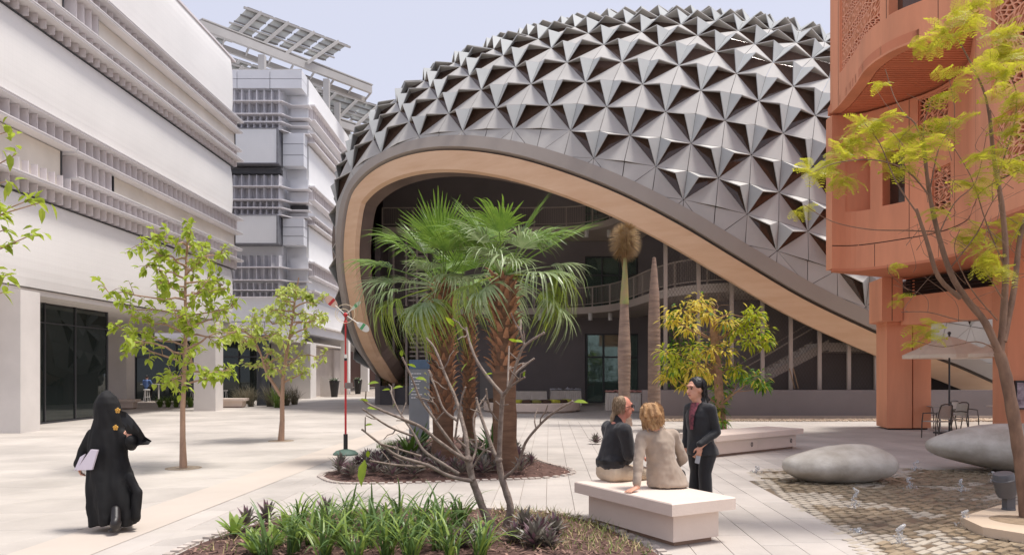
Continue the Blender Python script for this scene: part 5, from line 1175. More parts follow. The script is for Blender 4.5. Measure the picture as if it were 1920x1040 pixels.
# ================================================================ ROUND BENCH, CLOTHED TABLES
rb_ = thing('round_bench', (.9, 34.3, 0), 'low round stone bench ring scattered with brown and lime cushions', 'bench')
MB().lathe([(2.05, 0), (2.05, .06), (2.2, .08), (2.2, .40), (2.17, .43), (1.2, .43), (1.2, .05)], 56, (.9, 34.3, 0)).build('ring_seat', M_bench, rb_, smooth=35)
cu = [mat('brown_cushion', (78, 58, 44), .9, .15, 6), mat('lime_cushion', (176, 174, 64), .9, .12, 6), mat('olive_cushion', (120, 116, 60), .9, .12, 6)]
for k in range(13):
    a = R(196+k*13.2) if k < 11 else R(60+k*9); ci = (0, 0, 1, 0, 1, 0, 2, 0, 1, 0, 1, 2, 0)[k]; r = 1.72; q = Vector((.9+r*math.cos(a), 34.3+r*math.sin(a), .43)); mb = MB(); u, v = Vector((math.cos(a), math.sin(a), 0)), Vector((-math.sin(a), math.cos(a), 0))
    sh_ = lambda f, z: [q+u*(x*.3*f)+v*(y*.19*f)+UP*z for x, y in ((-1, -1), (0, -1.05), (1, -1), (1.04, 0), (1, 1), (0, 1.05), (-1, 1), (-1.04, 0))]
    mb.rings([sh_(.9, .002), sh_(1, .05), sh_(1, .10), sh_(.85, .14), sh_(.3, .155)]); col = ('brown', 'lime', 'olive')[ci]
    mb.build('cushion', cu[ci], None, 60, label=col+' cushion on the round stone bench', cat='cushion', group=col+' cushions on the round bench')
def cloth_table(x0, x1, y0, y1, h, label, top=None, seed=0):
    t = thing('draped_table', ((x0+x1)/2, (y0+y1)/2, 0), label, 'table', 'cloth-draped tables in the hall'); mb = MB(); per = []
    for a, b in (((x0, y0), (x1, y0)), ((x1, y0), (x1, y1)), ((x1, y1), (x0, y1)), ((x0, y1), (x0, y0))):
        n = int(math.hypot(b[0]-a[0], b[1]-a[1])/.035); per += [(a[0]+(b[0]-a[0])*k/n, a[1]+(b[1]-a[1])*k/n, k) for k in range(n)]
    cx, cy = (x0+x1)/2, (y0+y1)/2
    rr = lambda z, amp: [Vector((x+(x-cx)*.02*(1-z/h)+(amp if k % 3 == 0 else -amp)*(1 if x > cx else -1), y+(amp if k % 3 == 0 else -amp)*(1 if y > cy else -1), z)) for x, y, k in per]
    mb.rings([rr(.03, .018), rr(h*.6, .014), rr(h-.03, .006), rr(h, 0)]); mb.build('pleated_skirt', mat('white_cloth', (212, 202, 192), .85, .05, 3), t)
    if top: 
        tp = MB(); rg = random.Random(seed); n = 14
        g_ = [[Vector((x0-.03+(x1-x0+.06)*i/n, y0-.03+(y1-y0+.06)*j/n, h+.02+abs(rg.gauss(0, .05)))) for i in range(n+1)] for j in range(n+1)]
        for i in range(n):
            for j in range(n): tp.poly([g_[j][i], g_[j][i+1], g_[j+1][i+1], g_[j+1][i]])
        tp.build('top_cloth', top, t, smooth=80)
xw = lambda px, Y=44.: (px-960)/FPX*Y
cloth_table(xw(964, 40), xw(1024, 40), 39.5, 40.4, .78, 'draped table with bare flat top by the charcoal wall')
cloth_table(xw(1032, 40), xw(1088, 40), 39.6, 40.6, .82, 'draped table piled with pale crumpled linen', mat('pale_linen', (196, 194, 200), .9, .08, 3), 4)
cloth_table(xw(1138, 34), xw(1203, 34), 33.6, 34.5, .85, 'draped table with a folded pink cloth behind the ringed palms', mat('pink_cloth', (206, 150, 140), .9, .08, 3), 5)
# ================================================================ WIND SCULPTURE
p = gnd(648, 852); ws = thing('wind_sculpture', p, 'red-poled wind sculpture with rings and paddles on a green base', 'sculpture'); Yp = p.y; RED = mat('red_paint', (196, 48, 52), .4, .06, 3); z_ = lambda y: EYE+(700-y)/FPX*Yp
MB().lathe([(.265, 0), (.262, .03), (.20, .085), (.06, .12)], 28, p).build('base', mat('green_cast_base', (88, 112, 100), .6, .1, 5, .15, 20), ws, smooth=40)
MB().tube([p+UP*.11, p+UP*.44], .045, 12).build('socket', mat('black_rubber', (40, 38, 38), .6, .05, 2), ws, smooth=50)
MB().tube([p+UP*.44, p+UP*z_(726)], .022, 10).build('lower_pole', RED, ws, smooth=50); MB().tube([p+UP*z_(726), p+UP*z_(676)], .030, 10).build('middle_pole', RED, ws, smooth=50); MB().tube([p+UP*z_(664), p+UP*z_(595)], .018, 10).build('upper_pole', RED, ws, smooth=50)
MB().tube([p+UP*z_(676), p+UP*z_(671)], .03, 10).build('black_collar', MATS['black_rubber'], ws); MB().tube([p+UP*z_(671), p+UP*z_(664)], .03, 10).build('white_collar', M_white, ws)
MB().box(p.x-.01, p.x+.16, p.y-.035, p.y-.025, z_(728), z_(717)).build('label_plate', mat('grey_plate', (134, 122, 116), .5, .1, 8), ws)
h_ = Vector((p.x, p.y, z_(590))); MB().ball(h_, .05, 10, 8).build('hub', RED, ws, smooth=60); MB().ball(h_-UP*.16, .045, 10, 8).build('lower_joint', RED, ws, smooth=60)
for r, c_ in ((.13, Vector((-.05, 0, 0))), (.20, Vector((0, -.05, .02)))):
    mb = MB(); mb.tube([h_+c_+Vector((r*math.cos(k*.35), .25*r*math.sin(k*.35+1), r*math.sin(k*.35))) for k in range(19)], .006, 5, False); mb.build('wire_ring', mat('cream_paint', (222, 206, 176), .5, .05, 3), ws, smooth=60)
def paddle(e, c_m, stripe, w):
    e = Vector(e); d = (e-h_).normalized(); s = Vector((-d.z, 0, d.x)).normalized()
    MB().tube([h_, e-d*.1], [.013, .010], 6).build('arm', M_white, ws)
    mb = MB(); P = [e+d*(.16*math.cos(k*math.pi/8))+s*(w*math.sin(k*math.pi/8)*(1-.25*math.cos(k*math.pi/8)*-1)) for k in range(16)]; mb.slab(P, (0, .012, 0)); o = mb.build('paddle', c_m, ws)
    MB().slab([e+d*a+s*b*w for a, b in ((-.03, -.92), (.03, -.95), (.03, .95), (-.03, .92))], (0, -.004, 0)).build('stripe', stripe, o)
ke = lambda x, y, dy=0: at(x, y, Yp+dy)
paddle(ke(622, 566), mat('peach_paint', (226, 190, 170), .5), RED, .09); paddle(ke(680, 612), M_white, mat('green_paint', (92, 172, 112), .5), .075); paddle(ke(667, 573, -.15), mat('mint_paint', (206, 222, 200), .5), mat('green_paint', (92, 172, 112), .5), .04)
# ================================================================ SIGN TOTEM
tt = thing('sign_totem', (gnd(786, 826).x, gnd(786, 826).y, 0), 'slate-blue wayfinding totem with white lines and arrows behind the palms', 'sign'); Yt = gnd(786, 826).y; M_tot = mat('totem_slate', (118, 122, 128), .5, .05, 2); zt = lambda y: EYE+(700-y)/FPX*Yt; xt = lambda x: (x-960)/FPX*Yt
MB().box(xt(767), xt(804), Yt, Yt+.16, 0, zt(692)).build('pillar', M_tot, tt); hd = MB().box(xt(767), xt(804), Yt-.002, Yt+.162, zt(691.5), zt(674)).build('header', mat('totem_blue', (74, 96, 122), .4, .1, 4), tt)
MB().lathe([(.028, 0), (.028, .004)], 14, (0, 0, 0)).build('header_dot', M_white, hd).matrix_local = Matrix.Translation((xt(784)-tt.location.x, -.006, zt(682)))@Matrix.Rotation(R(90), 4, 'X')
M_txt = mat('sign_white', (220, 222, 224), .5, .02); M_arw = mat('sign_yellow', (206, 204, 120), .5, .02); rg = random.Random(2)
for k, y in enumerate((700, 707, 714, 720, 727, 733, 739, 745)):
    w = rg.uniform(.14, .25); x = xt(771)
    while w > 0:
        l = rg.uniform(.02, .06); MB().box(x, x+l, Yt-.004, Yt-.001, zt(y)-.010, zt(y)+.010).build('lettering', M_txt, tt); x += l+.012; w -= l+.012
    if k % 2 == 0:
        q = Vector((xt(798), Yt-.003, zt(y))); MB().slab([q+Vector((-.03, 0, .03)), q+Vector((.01, 0, .03)), q+Vector((-.03, 0, -.01))], (0, .002, 0)).build('arrow', M_arw, tt); MB().bar(q+Vector((-.02, 0, .02)), q+Vector((.03, 0, -.03)), .004, .012).build('arrow_shaft', M_arw, tt)
# ================================================================ TERRACE AND LANE FURNITURE
M_wt = mat('white_furniture', (226, 224, 220), .4, .03, 2)
def bar_table(x, y, w, label):
    t = thing('bar_table', (x, y, 0), label, 'table', 'bar tables on the terrace'); MB().box(x-w/2, x+w/2, y-.3, y+.3, 1.04, 1.08).build('top', M_wt, t)
    for s in (-1, 1): MB().box(x+s*w*.36-.03, x+s*w*.36+.03, y-.03, y+.03, 0, 1.04).build('leg', M_wt, t); MB().box(x+s*w*.36-.05, x+s*w*.36+.05, y-.28, y+.28, 0, .02).build('foot', M_wt, t)
    return t
def stool(x, y, label):
    t = thing('bar_stool', (x, y, 0), label, 'stool', 'bar stools on the terrace'); MB().lathe([(.17, .70), (.19, .72), (.19, .75), (.16, .77)], 14, (x, y, 0)).build('seat', M_wt, t, smooth=40)
    for k in range(4): a = .78+k*1.57; MB().tube([(x+.12*math.cos(a), y+.12*math.sin(a), .71), (x+.2*math.cos(a), y+.2*math.sin(a), 0)], .014, 5).build('leg', M_wt, t)
    MB().tube([(x+.165*math.cos(k*.785), y+.165*math.sin(k*.785), .3) for k in range(9)], .01, 4, False).build('foot_ring', M_wt, t)
tb = gnd(285, 752); bar_table(tb.x, tb.y, 1.15, 'bar table where the person in blue sits'); stool(tb.x-.05, tb.y-.55, 'bar stool under the person in blue'); q = gnd(314, 749); stool(q.x, q.y, 'lone empty bar stool right of the person in blue')
tb2 = gnd(437, 750); bar_table(tb2.x, tb2.y-3.5, 1.0, 'bar table with small condiments among a row of stools')
for k in range(5): q = gnd(408+k*13.5, 751); stool(q.x, q.y-3.6+.4*(k % 2), 'bar stool in the row along the dark glass wall')
# ornamental grasses
GR = [mat('grey_grass', (132, 124, 104), .7, .2, 4, trans=.2, rgb2=(98, 94, 72)), mat('green_grass', (124, 148, 66), .6, .2, 4, trans=.3, rgb2=(88, 116, 46))]
def tuft(x, y, h, n, mi, label, seed, grp):
    mb = MB(); rg = random.Random(seed)
    for k in range(n): blade(mb, (x+rg.uniform(-.12, .12)*h, y+rg.uniform(-.12, .12)*h, 0), rg.uniform(0, 6.3), R(rg.uniform(50, 88)), h*rg.uniform(.6, 1.1), .006+.004*h, rg.uniform(.5, 1.8), 0, 4)
    mb.build('ornamental_grass', GR[mi], None, label=label, cat='grass', group=grp)
for k, (px, py, h) in enumerate(((450, 760, 1.1), (470, 762, 1.2), (507, 762, 1.4), (520, 764, 1.2), (537, 760, 1.1), (552, 758, 1.2), (462, 757, 1.2), (500, 757, 1.3))): q = gnd(px, py); tuft(q.x, q.y, h, 130, 0 if k not in (3,) else 1, 'grey feathery grass clump around the slate column', k, 'grasses around the slate column')
for k, px in enumerate((300, 315, 330, 345, 357)): q = gnd(px, 763); tuft(q.x, q.y, .7, 130, 1, 'low green grass clump between the two concrete columns', 40+k, 'green grasses between the columns')
# tall black pots with white flowers, leaning board
def pot(px, py, label, s=1):
    q = gnd(px, py); t = thing('flower_pot', q, label, 'pot', 'tall black pots in the lane'); MB().lathe([(.20*s, 0), (.26*s, .5*s), (.33*s, 1.05*s), (.30*s, 1.05*s), (.28*s, .95*s)], 16, q).build('pot', MATS['black_plastic'], t, smooth=40)
    mb = MB(); rg = random.Random(px)
    for k in range(120): leaf_into(mb, q+Vector((rg.uniform(-.2, .2), rg.uniform(-.2, .2), 1.0*s)), rvec(rg, .8), rg.uniform(.2, .45), .10, mi=0 if rg.random() < .6 else 1)
    mb.build('flowers', [AG2, M_white], t, kind='stuff')
pot(627, 744, 'tall black flower pot in front of the lane wall', 1.15); pot(671, 738, 'tall black flower pot beside the far white column', 1.15)
q = gnd(611, 743); bd = MB(); bd.hexa([(q.x-.42, q.y), (q.x+.42, q.y), (q.x+.42, q.y+.05), (q.x-.42, q.y+.05)], 0, 1.5); bd.build('leaning_board', M_conc, None, label='pale board leaning against the lane wall', cat='board')
# charcoal planter with climbers at the arch foot
pl_ = thing('planter_box', (-6.5, 41.7, 0), 'charcoal planter box with thin climbers at the foot of the arch', 'planter'); MB().box(-7.25, -5.5, 41.0, 42.0, 0, 1.05).build('box', mat('planter_slate', (84, 82, 86), .7, .06, 1), pl_); mb = MB(); lf = MB(); rg = random.Random(3)
for k in range(60):
    x = rg.uniform(-7.2, -5.6); e = Vector((x+rg.uniform(-.5, .5), 41.5+rg.uniform(-.3, .3), rg.uniform(2, 5.2))); P = twig_path(Vector((x, 41.5, 1.0)), e, rg, 4, .06); mb.tube(P, .012, 4)
    for j in range(36): leaf_into(lf, P[rg.randint(1, 4)]+rvec(rg)*.25, rvec(rg, -.2), .14, .06)
mb.build('stems', mat('dry_stem', (140, 112, 84), .8, .15, 3), pl_); lf.build('climber_leaves', AG2, pl_, kind='stuff')
cl = thing('climber', (6.6, 28.75, .95), 'leafy green climber on the wire mesh above the planter wall', 'climber'); mb = MB(); lf = MB()
for k in range(44):
    x = 6.2+abs(rg.gauss(0, 1.0)); e = Vector((x+rg.uniform(-.3, .3), 28.95, rg.uniform(1.8, 4.6-.5*(x-6)))); P = twig_path(Vector((x, 28.75, .94)), e, rg, 4, .06); mb.tube(P, .01, 4)
    for j in range(30): leaf_into(lf, P[rg.randint(1, 4)]+rvec(rg)*.2, rvec(rg, -.2), .15, .07)
mb.build('stems', MATS['dry_stem'], cl); lf.build('climber_leaves', YL[2], cl, kind='stuff')
for px in (1490, 1497): MB().tube([at(px, 728, 28.7), at(px-10, 690, 28.8)], .02, 5).build('cane', MATS['dry_stem'], cl)
# ================================================================ PEOPLE
def caps(mb, a, ra, b, rb, n=12):
    a, b = Vector(a), Vector(b); d = (b-a); L = d.length; d = d/L if L > 1e-6 else UP; u = d.orthogonal().normalized(); w = d.cross(u); rs = []
    for c, r, sg in ((a, ra, -1), (b, rb, 1)):
        for t in ((-85, -60, -30, 0) if sg < 0 else (0, 30, 60, 85)):
            t = R(t); rs.append([c+d*(r*math.sin(t))+(u*math.cos(2*math.pi*j/n)+w*math.sin(2*math.pi*j/n))*(r*math.cos(t)) for j in range(n)])
    mb.rings(rs)
def blob(name, prims, vox, mt, parent, it=4, fold=0.0, fs=9.0, fst=(1, 1, 1), seed=0.0, extra=None, **kw):
    """tapered limbs and ellipsoids fused into one continuous skin"""
    mb = MB()
    for q in prims:
        if q[0] == 'c': caps(mb, *q[1:])
        else: mb.ball(q[1], q[2], 16, 12, rot=q[3] if len(q) > 3 else None)
    if extra: extra(mb)
    me = mb.mesh(name, mt); o = bpy.data.objects.new(name, me); COL.objects.link(o)
    md = o.modifiers.new('r', 'REMESH'); md.mode = 'VOXEL'; md.voxel_size = vox
    sm = o.modifiers.new('s', 'SMOOTH'); sm.iterations = it; sm.factor = .5
    dg = bpy.context.evaluated_depsgraph_get(); ev = o.evaluated_get(dg); m2 = bpy.data.meshes.new_from_object(ev); bpy.data.objects.remove(o)
    if fold:
        m2.update(); N = [v.normal.copy() for v in m2.vertices]
        for v, n in zip(m2.vertices, N):
            p = Vector((v.co.x*fs*fst[0]+seed, v.co.y*fs*fst[1], v.co.z*fs*fst[2])); v.co += n*fold*(noise.noise(p)+.5*noise.noise(p*2.3))
    rl_ = Vector(root_loc(parent))
    for v in m2.vertices: v.co -= rl_
    m2.materials.clear(); m2.materials.append(mt); m2.polygons.foreach_set('use_smooth', [True]*len(m2.polygons)); m2.update()
    return link(name, m2, parent, **kw)
SKIN = mat('skin', (206, 152, 126), .5, .06, 12, trans=0.0); SKIN2 = mat('ruddy_skin', (204, 134, 112), .5, .08, 12); EYE_W = mat('eye_dark', (40, 28, 24), .3, .02)
def basis(f, u=(0, 0, 1)):
    f = Vector(f).normalized(); u = Vector(u); r = f.cross(u).normalized(); u = r.cross(f).normalized(); return f, r, u     # forward, right, up
def head(c, f, s=1.0, tilt=(0, 0, 1)):
    f, r, u = basis(f, tilt); M = Matrix((r, f, u)).transposed(); c = Vector(c); P = lambda x, y, z: c+(r*x+f*y+u*z)*s
    pr = [('e', P(0, -.012, .025), (.076*s, .094*s, .098*s), M), ('e', P(0, .018, -.035), (.058*s, .072*s, .085*s), M), ('e', P(0, .05, -.075), (.036*s, .032*s, .03*s), M),
          ('c', P(0, .088, .012), .011*s, P(0, .108, -.022), .015*s), ('e', P(0, .078, -.055), (.026*s, .016*s, .012*s), M), ('e', P(0, .074, .045), (.05*s, .02*s, .014*s), M),
          ('e', P(.076, -.005, -.005), (.010*s, .020*s, .032*s), M), ('e', P(-.076, -.005, -.005), (.010*s, .020*s, .032*s), M), ('c', P(0, -.02, -.06), .052*s, P(0, -.035, -.17), .056*s)]
    return pr, P, M
def face_parts(P, par, lip=(150, 80, 76)):
    for sx in (-1, 1):
        MB().ball(P(sx*.030, .078, .018), .011, 8, 6).build('eye', EYE_W, par, smooth=60); MB().tube([P(sx*.015, .089, .036), P(sx*.032, .086, .041), P(sx*.048, .074, .036)], .0045, 5).build('eyebrow', EYE_W, par)
    MB().tube([P(-.022, .085, -.056), P(0, .096, -.054), P(.022, .085, -.056)], [.004, .007, .004], 6).build('lips', mat('lips%d' % lip[0], lip, .4, .05), par, smooth=60)
def hand(w, d, up, s=1.0, curl=.5, side=1):
    """palm and five bent fingers; d = pointing direction, up = back of the hand"""
    w = Vector(w); d, r, u = basis(d, up); M = Matrix((r, d, u)).transposed(); P = lambda x, y, z: w+(r*x*side+d*y+u*z)*s
    pr = [('e', P(0, .045, 0), (.042*s, .055*s, .017*s), M), ('c', P(0, -.03, 0), .027*s, P(0, .02, 0), .026*s)]
    for k, (x, l) in enumerate(((-.033, .058), (-.012, .074), (.011, .080), (.033, .072))):
        a = P(x*.9, .085, 0); b = P(x*1.15, .085+l*.55, -.35*curl*l); c = P(x*1.2, .085+l*(1-.35*curl), -1.0*curl*l); pr += [('c', a, .0105*s, b, .0095*s), ('c', b, .0095*s, c, .008*s)]
    pr += [('c', P(.03, .015, -.005), .014*s, P(.062, .05, -.014), .0105*s), ('c', P(.062, .05, -.014), .0105*s, P(.062, .082, -.026), .009*s)]
    return pr

def loft(mb, rows, X, Y, n=30, wob=0.0):
    """garment body: rows of (centre, half width along X, half depth along Y)"""
    mb.rings([[c+X*(w*math.cos(a)*(1+wob*math.sin(a*6+k)))+Y*(d*math.sin(a)*(1+wob*math.sin(a*5+k*.7))) for a in [2*math.pi*j/n for j in range(n)]] for k, (c, w, d) in enumerate(rows)])
def strands(name, P, mt, par, n, seed, zlo, zhi, rad, rx=.098, ry=.108, front=.02, wave=.012, down=.16, r=.0035):
    """loose locks lying over the hair"""
    rg = random.Random(seed); mb = MB(); k = 0
    while k < n:
        a = rg.uniform(0, 6.283); x, y = math.cos(a), math.sin(a)
        if y*ry > front: continue
        k += 1; z0 = rg.uniform(zlo, zhi); L = rg.uniform(.5, 1)*down; ph = rg.uniform(0, 6); pts = []
        for j in range(6):
            t = j/5; z = z0-L*t; f = math.sqrt(max(.12, 1-max(0, (z-.03)/.125)**2))*(1+.05*math.sin(t*7+ph))
            pts.append(P(x*rx*f+wave*math.sin(t*6+ph), y*ry*f-.02, z))
        mb.tube(pts, [r, r*1.2, r*1.1, r, r*.8, r*.3], 4)
    mb.build(name, mt, par, smooth=60)
# ---- person in the black robe, walking away
YA = 8.2; A = lambda x, y, dy=0: at(x, y, YA+dy)
BLK = mat('black_cloth', (11, 10, 12), .8, .2, 4); BLK2 = mat('black_veil', (13, 12, 14), .7, .2, 4)
pa = thing('person', (A(212, 990).x, YA, 0), 'person in a long black robe and veil walking away with white papers', 'person', 'people in the square')
hp, PH, MH = head(A(200, 766), (.12, 1, 0), .95)
lh = A(150, 868, -.02); rh = A(246, 826, -.1)
sk = hp+[('c', A(200, 800), .06, A(202, 880), .12), ('c', A(202, 880), .13, A(208, 905), .14), ('c', A(172, 815), .05, A(154, 846, .04), .042), ('c', A(154, 846, .04), .042, lh, .03), ('c', A(234, 815), .05, A(247, 836, .02), .04), ('c', A(247, 836, .02), .04, rh, .03),
      ('c', A(195, 905), .085, A(190, 945, .2), .06), ('c', A(190, 945, .2), .06, A(190, 976, .3), .045), ('c', A(222, 905), .085, A(228, 942, .05), .06), ('c', A(228, 942, .05), .06, A(217, 978, -.1), .045)]+hand(lh, (-.02, -.05, -1), (-1, -.3, 0), .95, .8, -1)+hand(rh, (-.3, .2, .9), (.4, -1, 0), .95, .7, 1)
blob('body', sk, .0075, SKIN, pa, 3)
def robe(mb):
    prof = [(981, 173, 257, .20), (965, 172, 259, .21), (945, 168, 258, .21), (925, 167, 258, .20), (905, 166, 252, .19), (880, 165, 245, .165), (855, 166, 239, .15), (835, 166, 238, .145), (820, 165, 238, .135), (810, 169, 234, .13), (802, 174, 230, .125), (794, 177, 228, .125), (784, 179, 226, .125), (770, 178, 224, .125), (755, 179, 222, .122), (744, 184, 217, .105), (737, 191, 210, .07), (733.5, 197, 205, .03)]
    n = 40; rs = []
    for k, (y, l, r, dp) in enumerate(prof):
        c = A((l+r)/2, y); hw = (r-l)/2/FPX*YA; amp = .16*max(0, 1-k/7)
        rs.append([c+Vector((hw*math.cos(a)*(1+amp*math.sin(a*7+k*.25)*.5), dp*math.sin(a)*(1+amp*math.sin(a*7+k*.3)), (.018*math.sin(a*3) if k == 0 else 0))) for a in [2*math.pi*j/n for j in range(n)]])
    mb.rings(rs)
ab = blob('robe_and_veil', [('c', A(174, 816), .07, A(157, 845, .03), .062), ('c', A(157, 845, .03), .062, A(150, 869), .066), ('c', A(230, 816), .07, A(246, 834, .0), .062), ('c', A(246, 834, 0), .062, A(247, 826, -.1), .06), ('c', A(244, 895, -.05), .05, A(258, 922, -.08), .045), ('c', A(258, 922, -.08), .045, A(255, 968, -.08), .05)], .011, BLK, pa, 4, .016, 7, (1.3, 1.3, .45), 2, robe)
ve = ab
mb = MB(); ed = [((222, 768), (232, 800)), ((236, 772), (238, 812)), ((250, 786), (246, 825)), ((262, 802), (256, 836)), ((272, 818), (262, 834)), ((284, 826), (278, 833))]; g_ = []
for k, (a, b) in enumerate(ed): g_.append([A(a[0]+(b[0]-a[0])*t, a[1]+(b[1]-a[1])*t, -.10+.035*math.sin(k*1.5+t*5)) for t in (0, .25, .5, .75, 1)])
for i in range(5):
    for j in range(4): mb.slab([g_[i][j], g_[i+1][j], g_[i+1][j+1], g_[i][j+1]], (0, .006, 0))
mb.build('scarf_end', BLK2, pa, smooth=60)
GOLD = mat('gold_flower', (214, 164, 78), .35, .1, 8, metal=.5)
for x, y in ((221, 769), (217, 801)):
    c = A(x, y, -.150 if y > 790 else -.125); mb = MB()
    for k in range(5): a = k*1.257+.3; mb.ball(c+Vector((math.cos(a)*.018, -.004, math.sin(a)*.018)), (.014, .006, .014), 8, 5)
    mb.ball(c-Vector((0, .010, 0)), .008, 8, 6); mb.build('gold_flower', GOLD, ve, smooth=60)
mb = MB(); mb.slab([A(170, 842, -.20), A(183, 843, -.24), A(172, 880, -.22), A(143, 881, -.10)], (.004, .02, 0)); mb.slab([A(160, 850, -.12), A(146, 878, -.08), A(139, 881, -.06), A(150, 856, -.08)], (.004, .012, 0)); mb.build('paper_folder', mat('paper_white', (226, 216, 226), .7, .03, 3), None, label='white papers held against the side of the person in the black robe', cat='papers')
SHOE = mat('black_shoe', (36, 32, 32), .45, .15, 6)
blob('shoe', [('e', A(217, 981, -.26), (.052, .07, .07)), ('c', A(217, 974, -.25), .05, A(217, 955, -.18), .05), ('e', A(216, 991, -.22), (.046, .11, .028))], .008, SHOE, pa, 3)
blob('shoe', [('e', A(190, 980, .34), (.045, .12, .04)), ('c', A(190, 976, .28), .045, A(190, 965, .28), .045)], .010, SHOE, pa, 3)

# ---- seated man
SM_ = lambda x, y, z: Vector((x, y, z))
pb = thing('person', (1.15, 8.8, .46), 'seated man in a dark shirt with grey ponytail and glasses', 'person', 'people in the square')
FM_ = Vector((.90, .42, 0)).normalized(); RM = Vector((FM_.y, -FM_.x, 0))
hipc = SM_(1.16, 8.82, .56); shc = SM_(1.235, 8.85, 1.065)
hp, PM, _ = head((1.325, 8.86, 1.315), (.96, .28, -.03), 1.12, (.1, 0, 1))
lS, rS = shc+RM*.185, shc-RM*.185                     # RM points towards the camera side
lE, rE = lS+Vector((.03, -.02, -.28)), rS+Vector((.05, .02, -.28)); lW, rW = lE+FM_*.22-RM*.04+Vector((0, 0, -.05)), rE+FM_*.22+RM*.04+Vector((0, 0, -.05))
kn = [hipc+FM_*.47+RM*s*.11+UP*-.03 for s in (1, -1)]; an = [Vector((k.x+.04, k.y+.02, .08)) for k in kn]
sk = hp+[('c', shc+UP*.02, .10, hipc+UP*.1, .13), ('c', shc+RM*.12, .07, shc-RM*.12, .07), ('c', hipc+RM*.08, .12, hipc-RM*.08, .12)]
for S, E_, W, s in ((lS, lE, lW, 1), (rS, rE, rW, -1)): sk += [('c', S, .055, E_, .042), ('c', E_, .042, W, .030)]+hand(W, FM_+Vector((0, 0, -.25))-RM*s*.3, UP, 1.0, .5, s)
for k, a, s in zip(kn, an, (1, -1)): sk += [('c', hipc+RM*s*.1, .085, k, .058), ('c', k, .056, a, .04), ('c', a, .04, a+FM_*.12-UP*.04, .035)]
blob('body', sk, .0075, SKIN2, pb, 3); face_parts(PM, pb, (168, 96, 86))
DKS = mat('charcoal_shirt', (38, 37, 40), .8, .15, 6, sheen=.2); KH = mat('khaki_trousers', (196, 178, 156), .85, .06, 6); LTH = mat('black_belt', (28, 26, 26), .4, .05)
sh_ = [('c', shc-UP*.04, .145, hipc+UP*.15+FM_*.03, .175), ('c', shc+RM*.13-UP*.01, .095, shc-RM*.13-UP*.01, .095), ('e', shc-UP*.26+FM_*.07, (.18, .19, .2)), ('c', hipc+UP*.11+RM*.06, .145, hipc+UP*.11-RM*.06, .145), ('c', shc+UP*.04, .088, shc+UP*.105+FM_*.03, .076)]
for S, E_, W in ((lS, lE, lW), (rS, rE, rW)): sh_ += [('c', S, .088, E_+(W-E_)*.1, .072)]
blob('shirt', sh_, .011, DKS, pb, 4, .010, 9, (1, 1, .7), 3)
tr = [('c', hipc+RM*.09-UP*.0, .128, hipc-RM*.09, .128), ('c', hipc+UP*.06+RM*.05, .135, hipc+UP*.06-RM*.05, .135)]
for k, a, s in zip(kn, an, (1, -1)): tr += [('c', hipc+RM*s*.10, .112, k, .080), ('c', k, .080, a+UP*.02, .066)]
blob('trousers', tr, .011, KH, pb, 4, .008, 8, (1, 1, 1), 6)
mb = MB(); n = 28; c_ = hipc+UP*.125+FM_*.005
for z0 in (0,): mb.rings([[c_+RM*(.205*math.cos(a))+FM_*(.163*math.sin(a))+UP*z for a in [2*math.pi*j/n for j in range(n)]] for z in (-.02, .02)], False)
mb.build('belt', LTH, pb, smooth=60)
GRH = mat('grey_hair', (168, 146, 118), .7, .25, 14, .4, 60, rgb2=(128, 104, 80))
blob('hair', [('e', PM(0, -.035, .048), (.083, .092, .088)), ('e', PM(0, -.06, -.01), (.078, .055, .08)), ('c', PM(0, -.10, -.035), .028, PM(0, -.125, -.10), .026), ('c', PM(0, -.125, -.10), .03, PM(0, -.13, -.16), .02)], .008, GRH, pb, 2, .004, 28, (1, 1, .4)); strands('hair_locks', PM, GRH, pb, 160, 7, 0, .12, 0, .086, .104, .0, .003, .10, .003)
mb = MB()
for sx in (-1, 1):
    mb.tube([PM(sx*(.034+.024*math.cos(k*.785)), .098, .018+.018*math.sin(k*.785)) for k in range(9)], .0035, 5, False); mb.tube([PM(sx*.058, .095, .022), PM(sx*.082, .04, .02), PM(sx*.082, -.01, .012)], .0035, 5)
mb.tube([PM(-.012, .104, .022), PM(.012, .104, .022)], .003, 5); mb.build('glasses', MATS['black_plastic'], pb)
for k, a in enumerate(an): blob('shoe', [('e', a+FM_*.06-UP*.045, (.10, .06, .04)), ('c', a-UP*.02, .05, a-UP*.04, .05)], .01, SHOE, pb, 2)

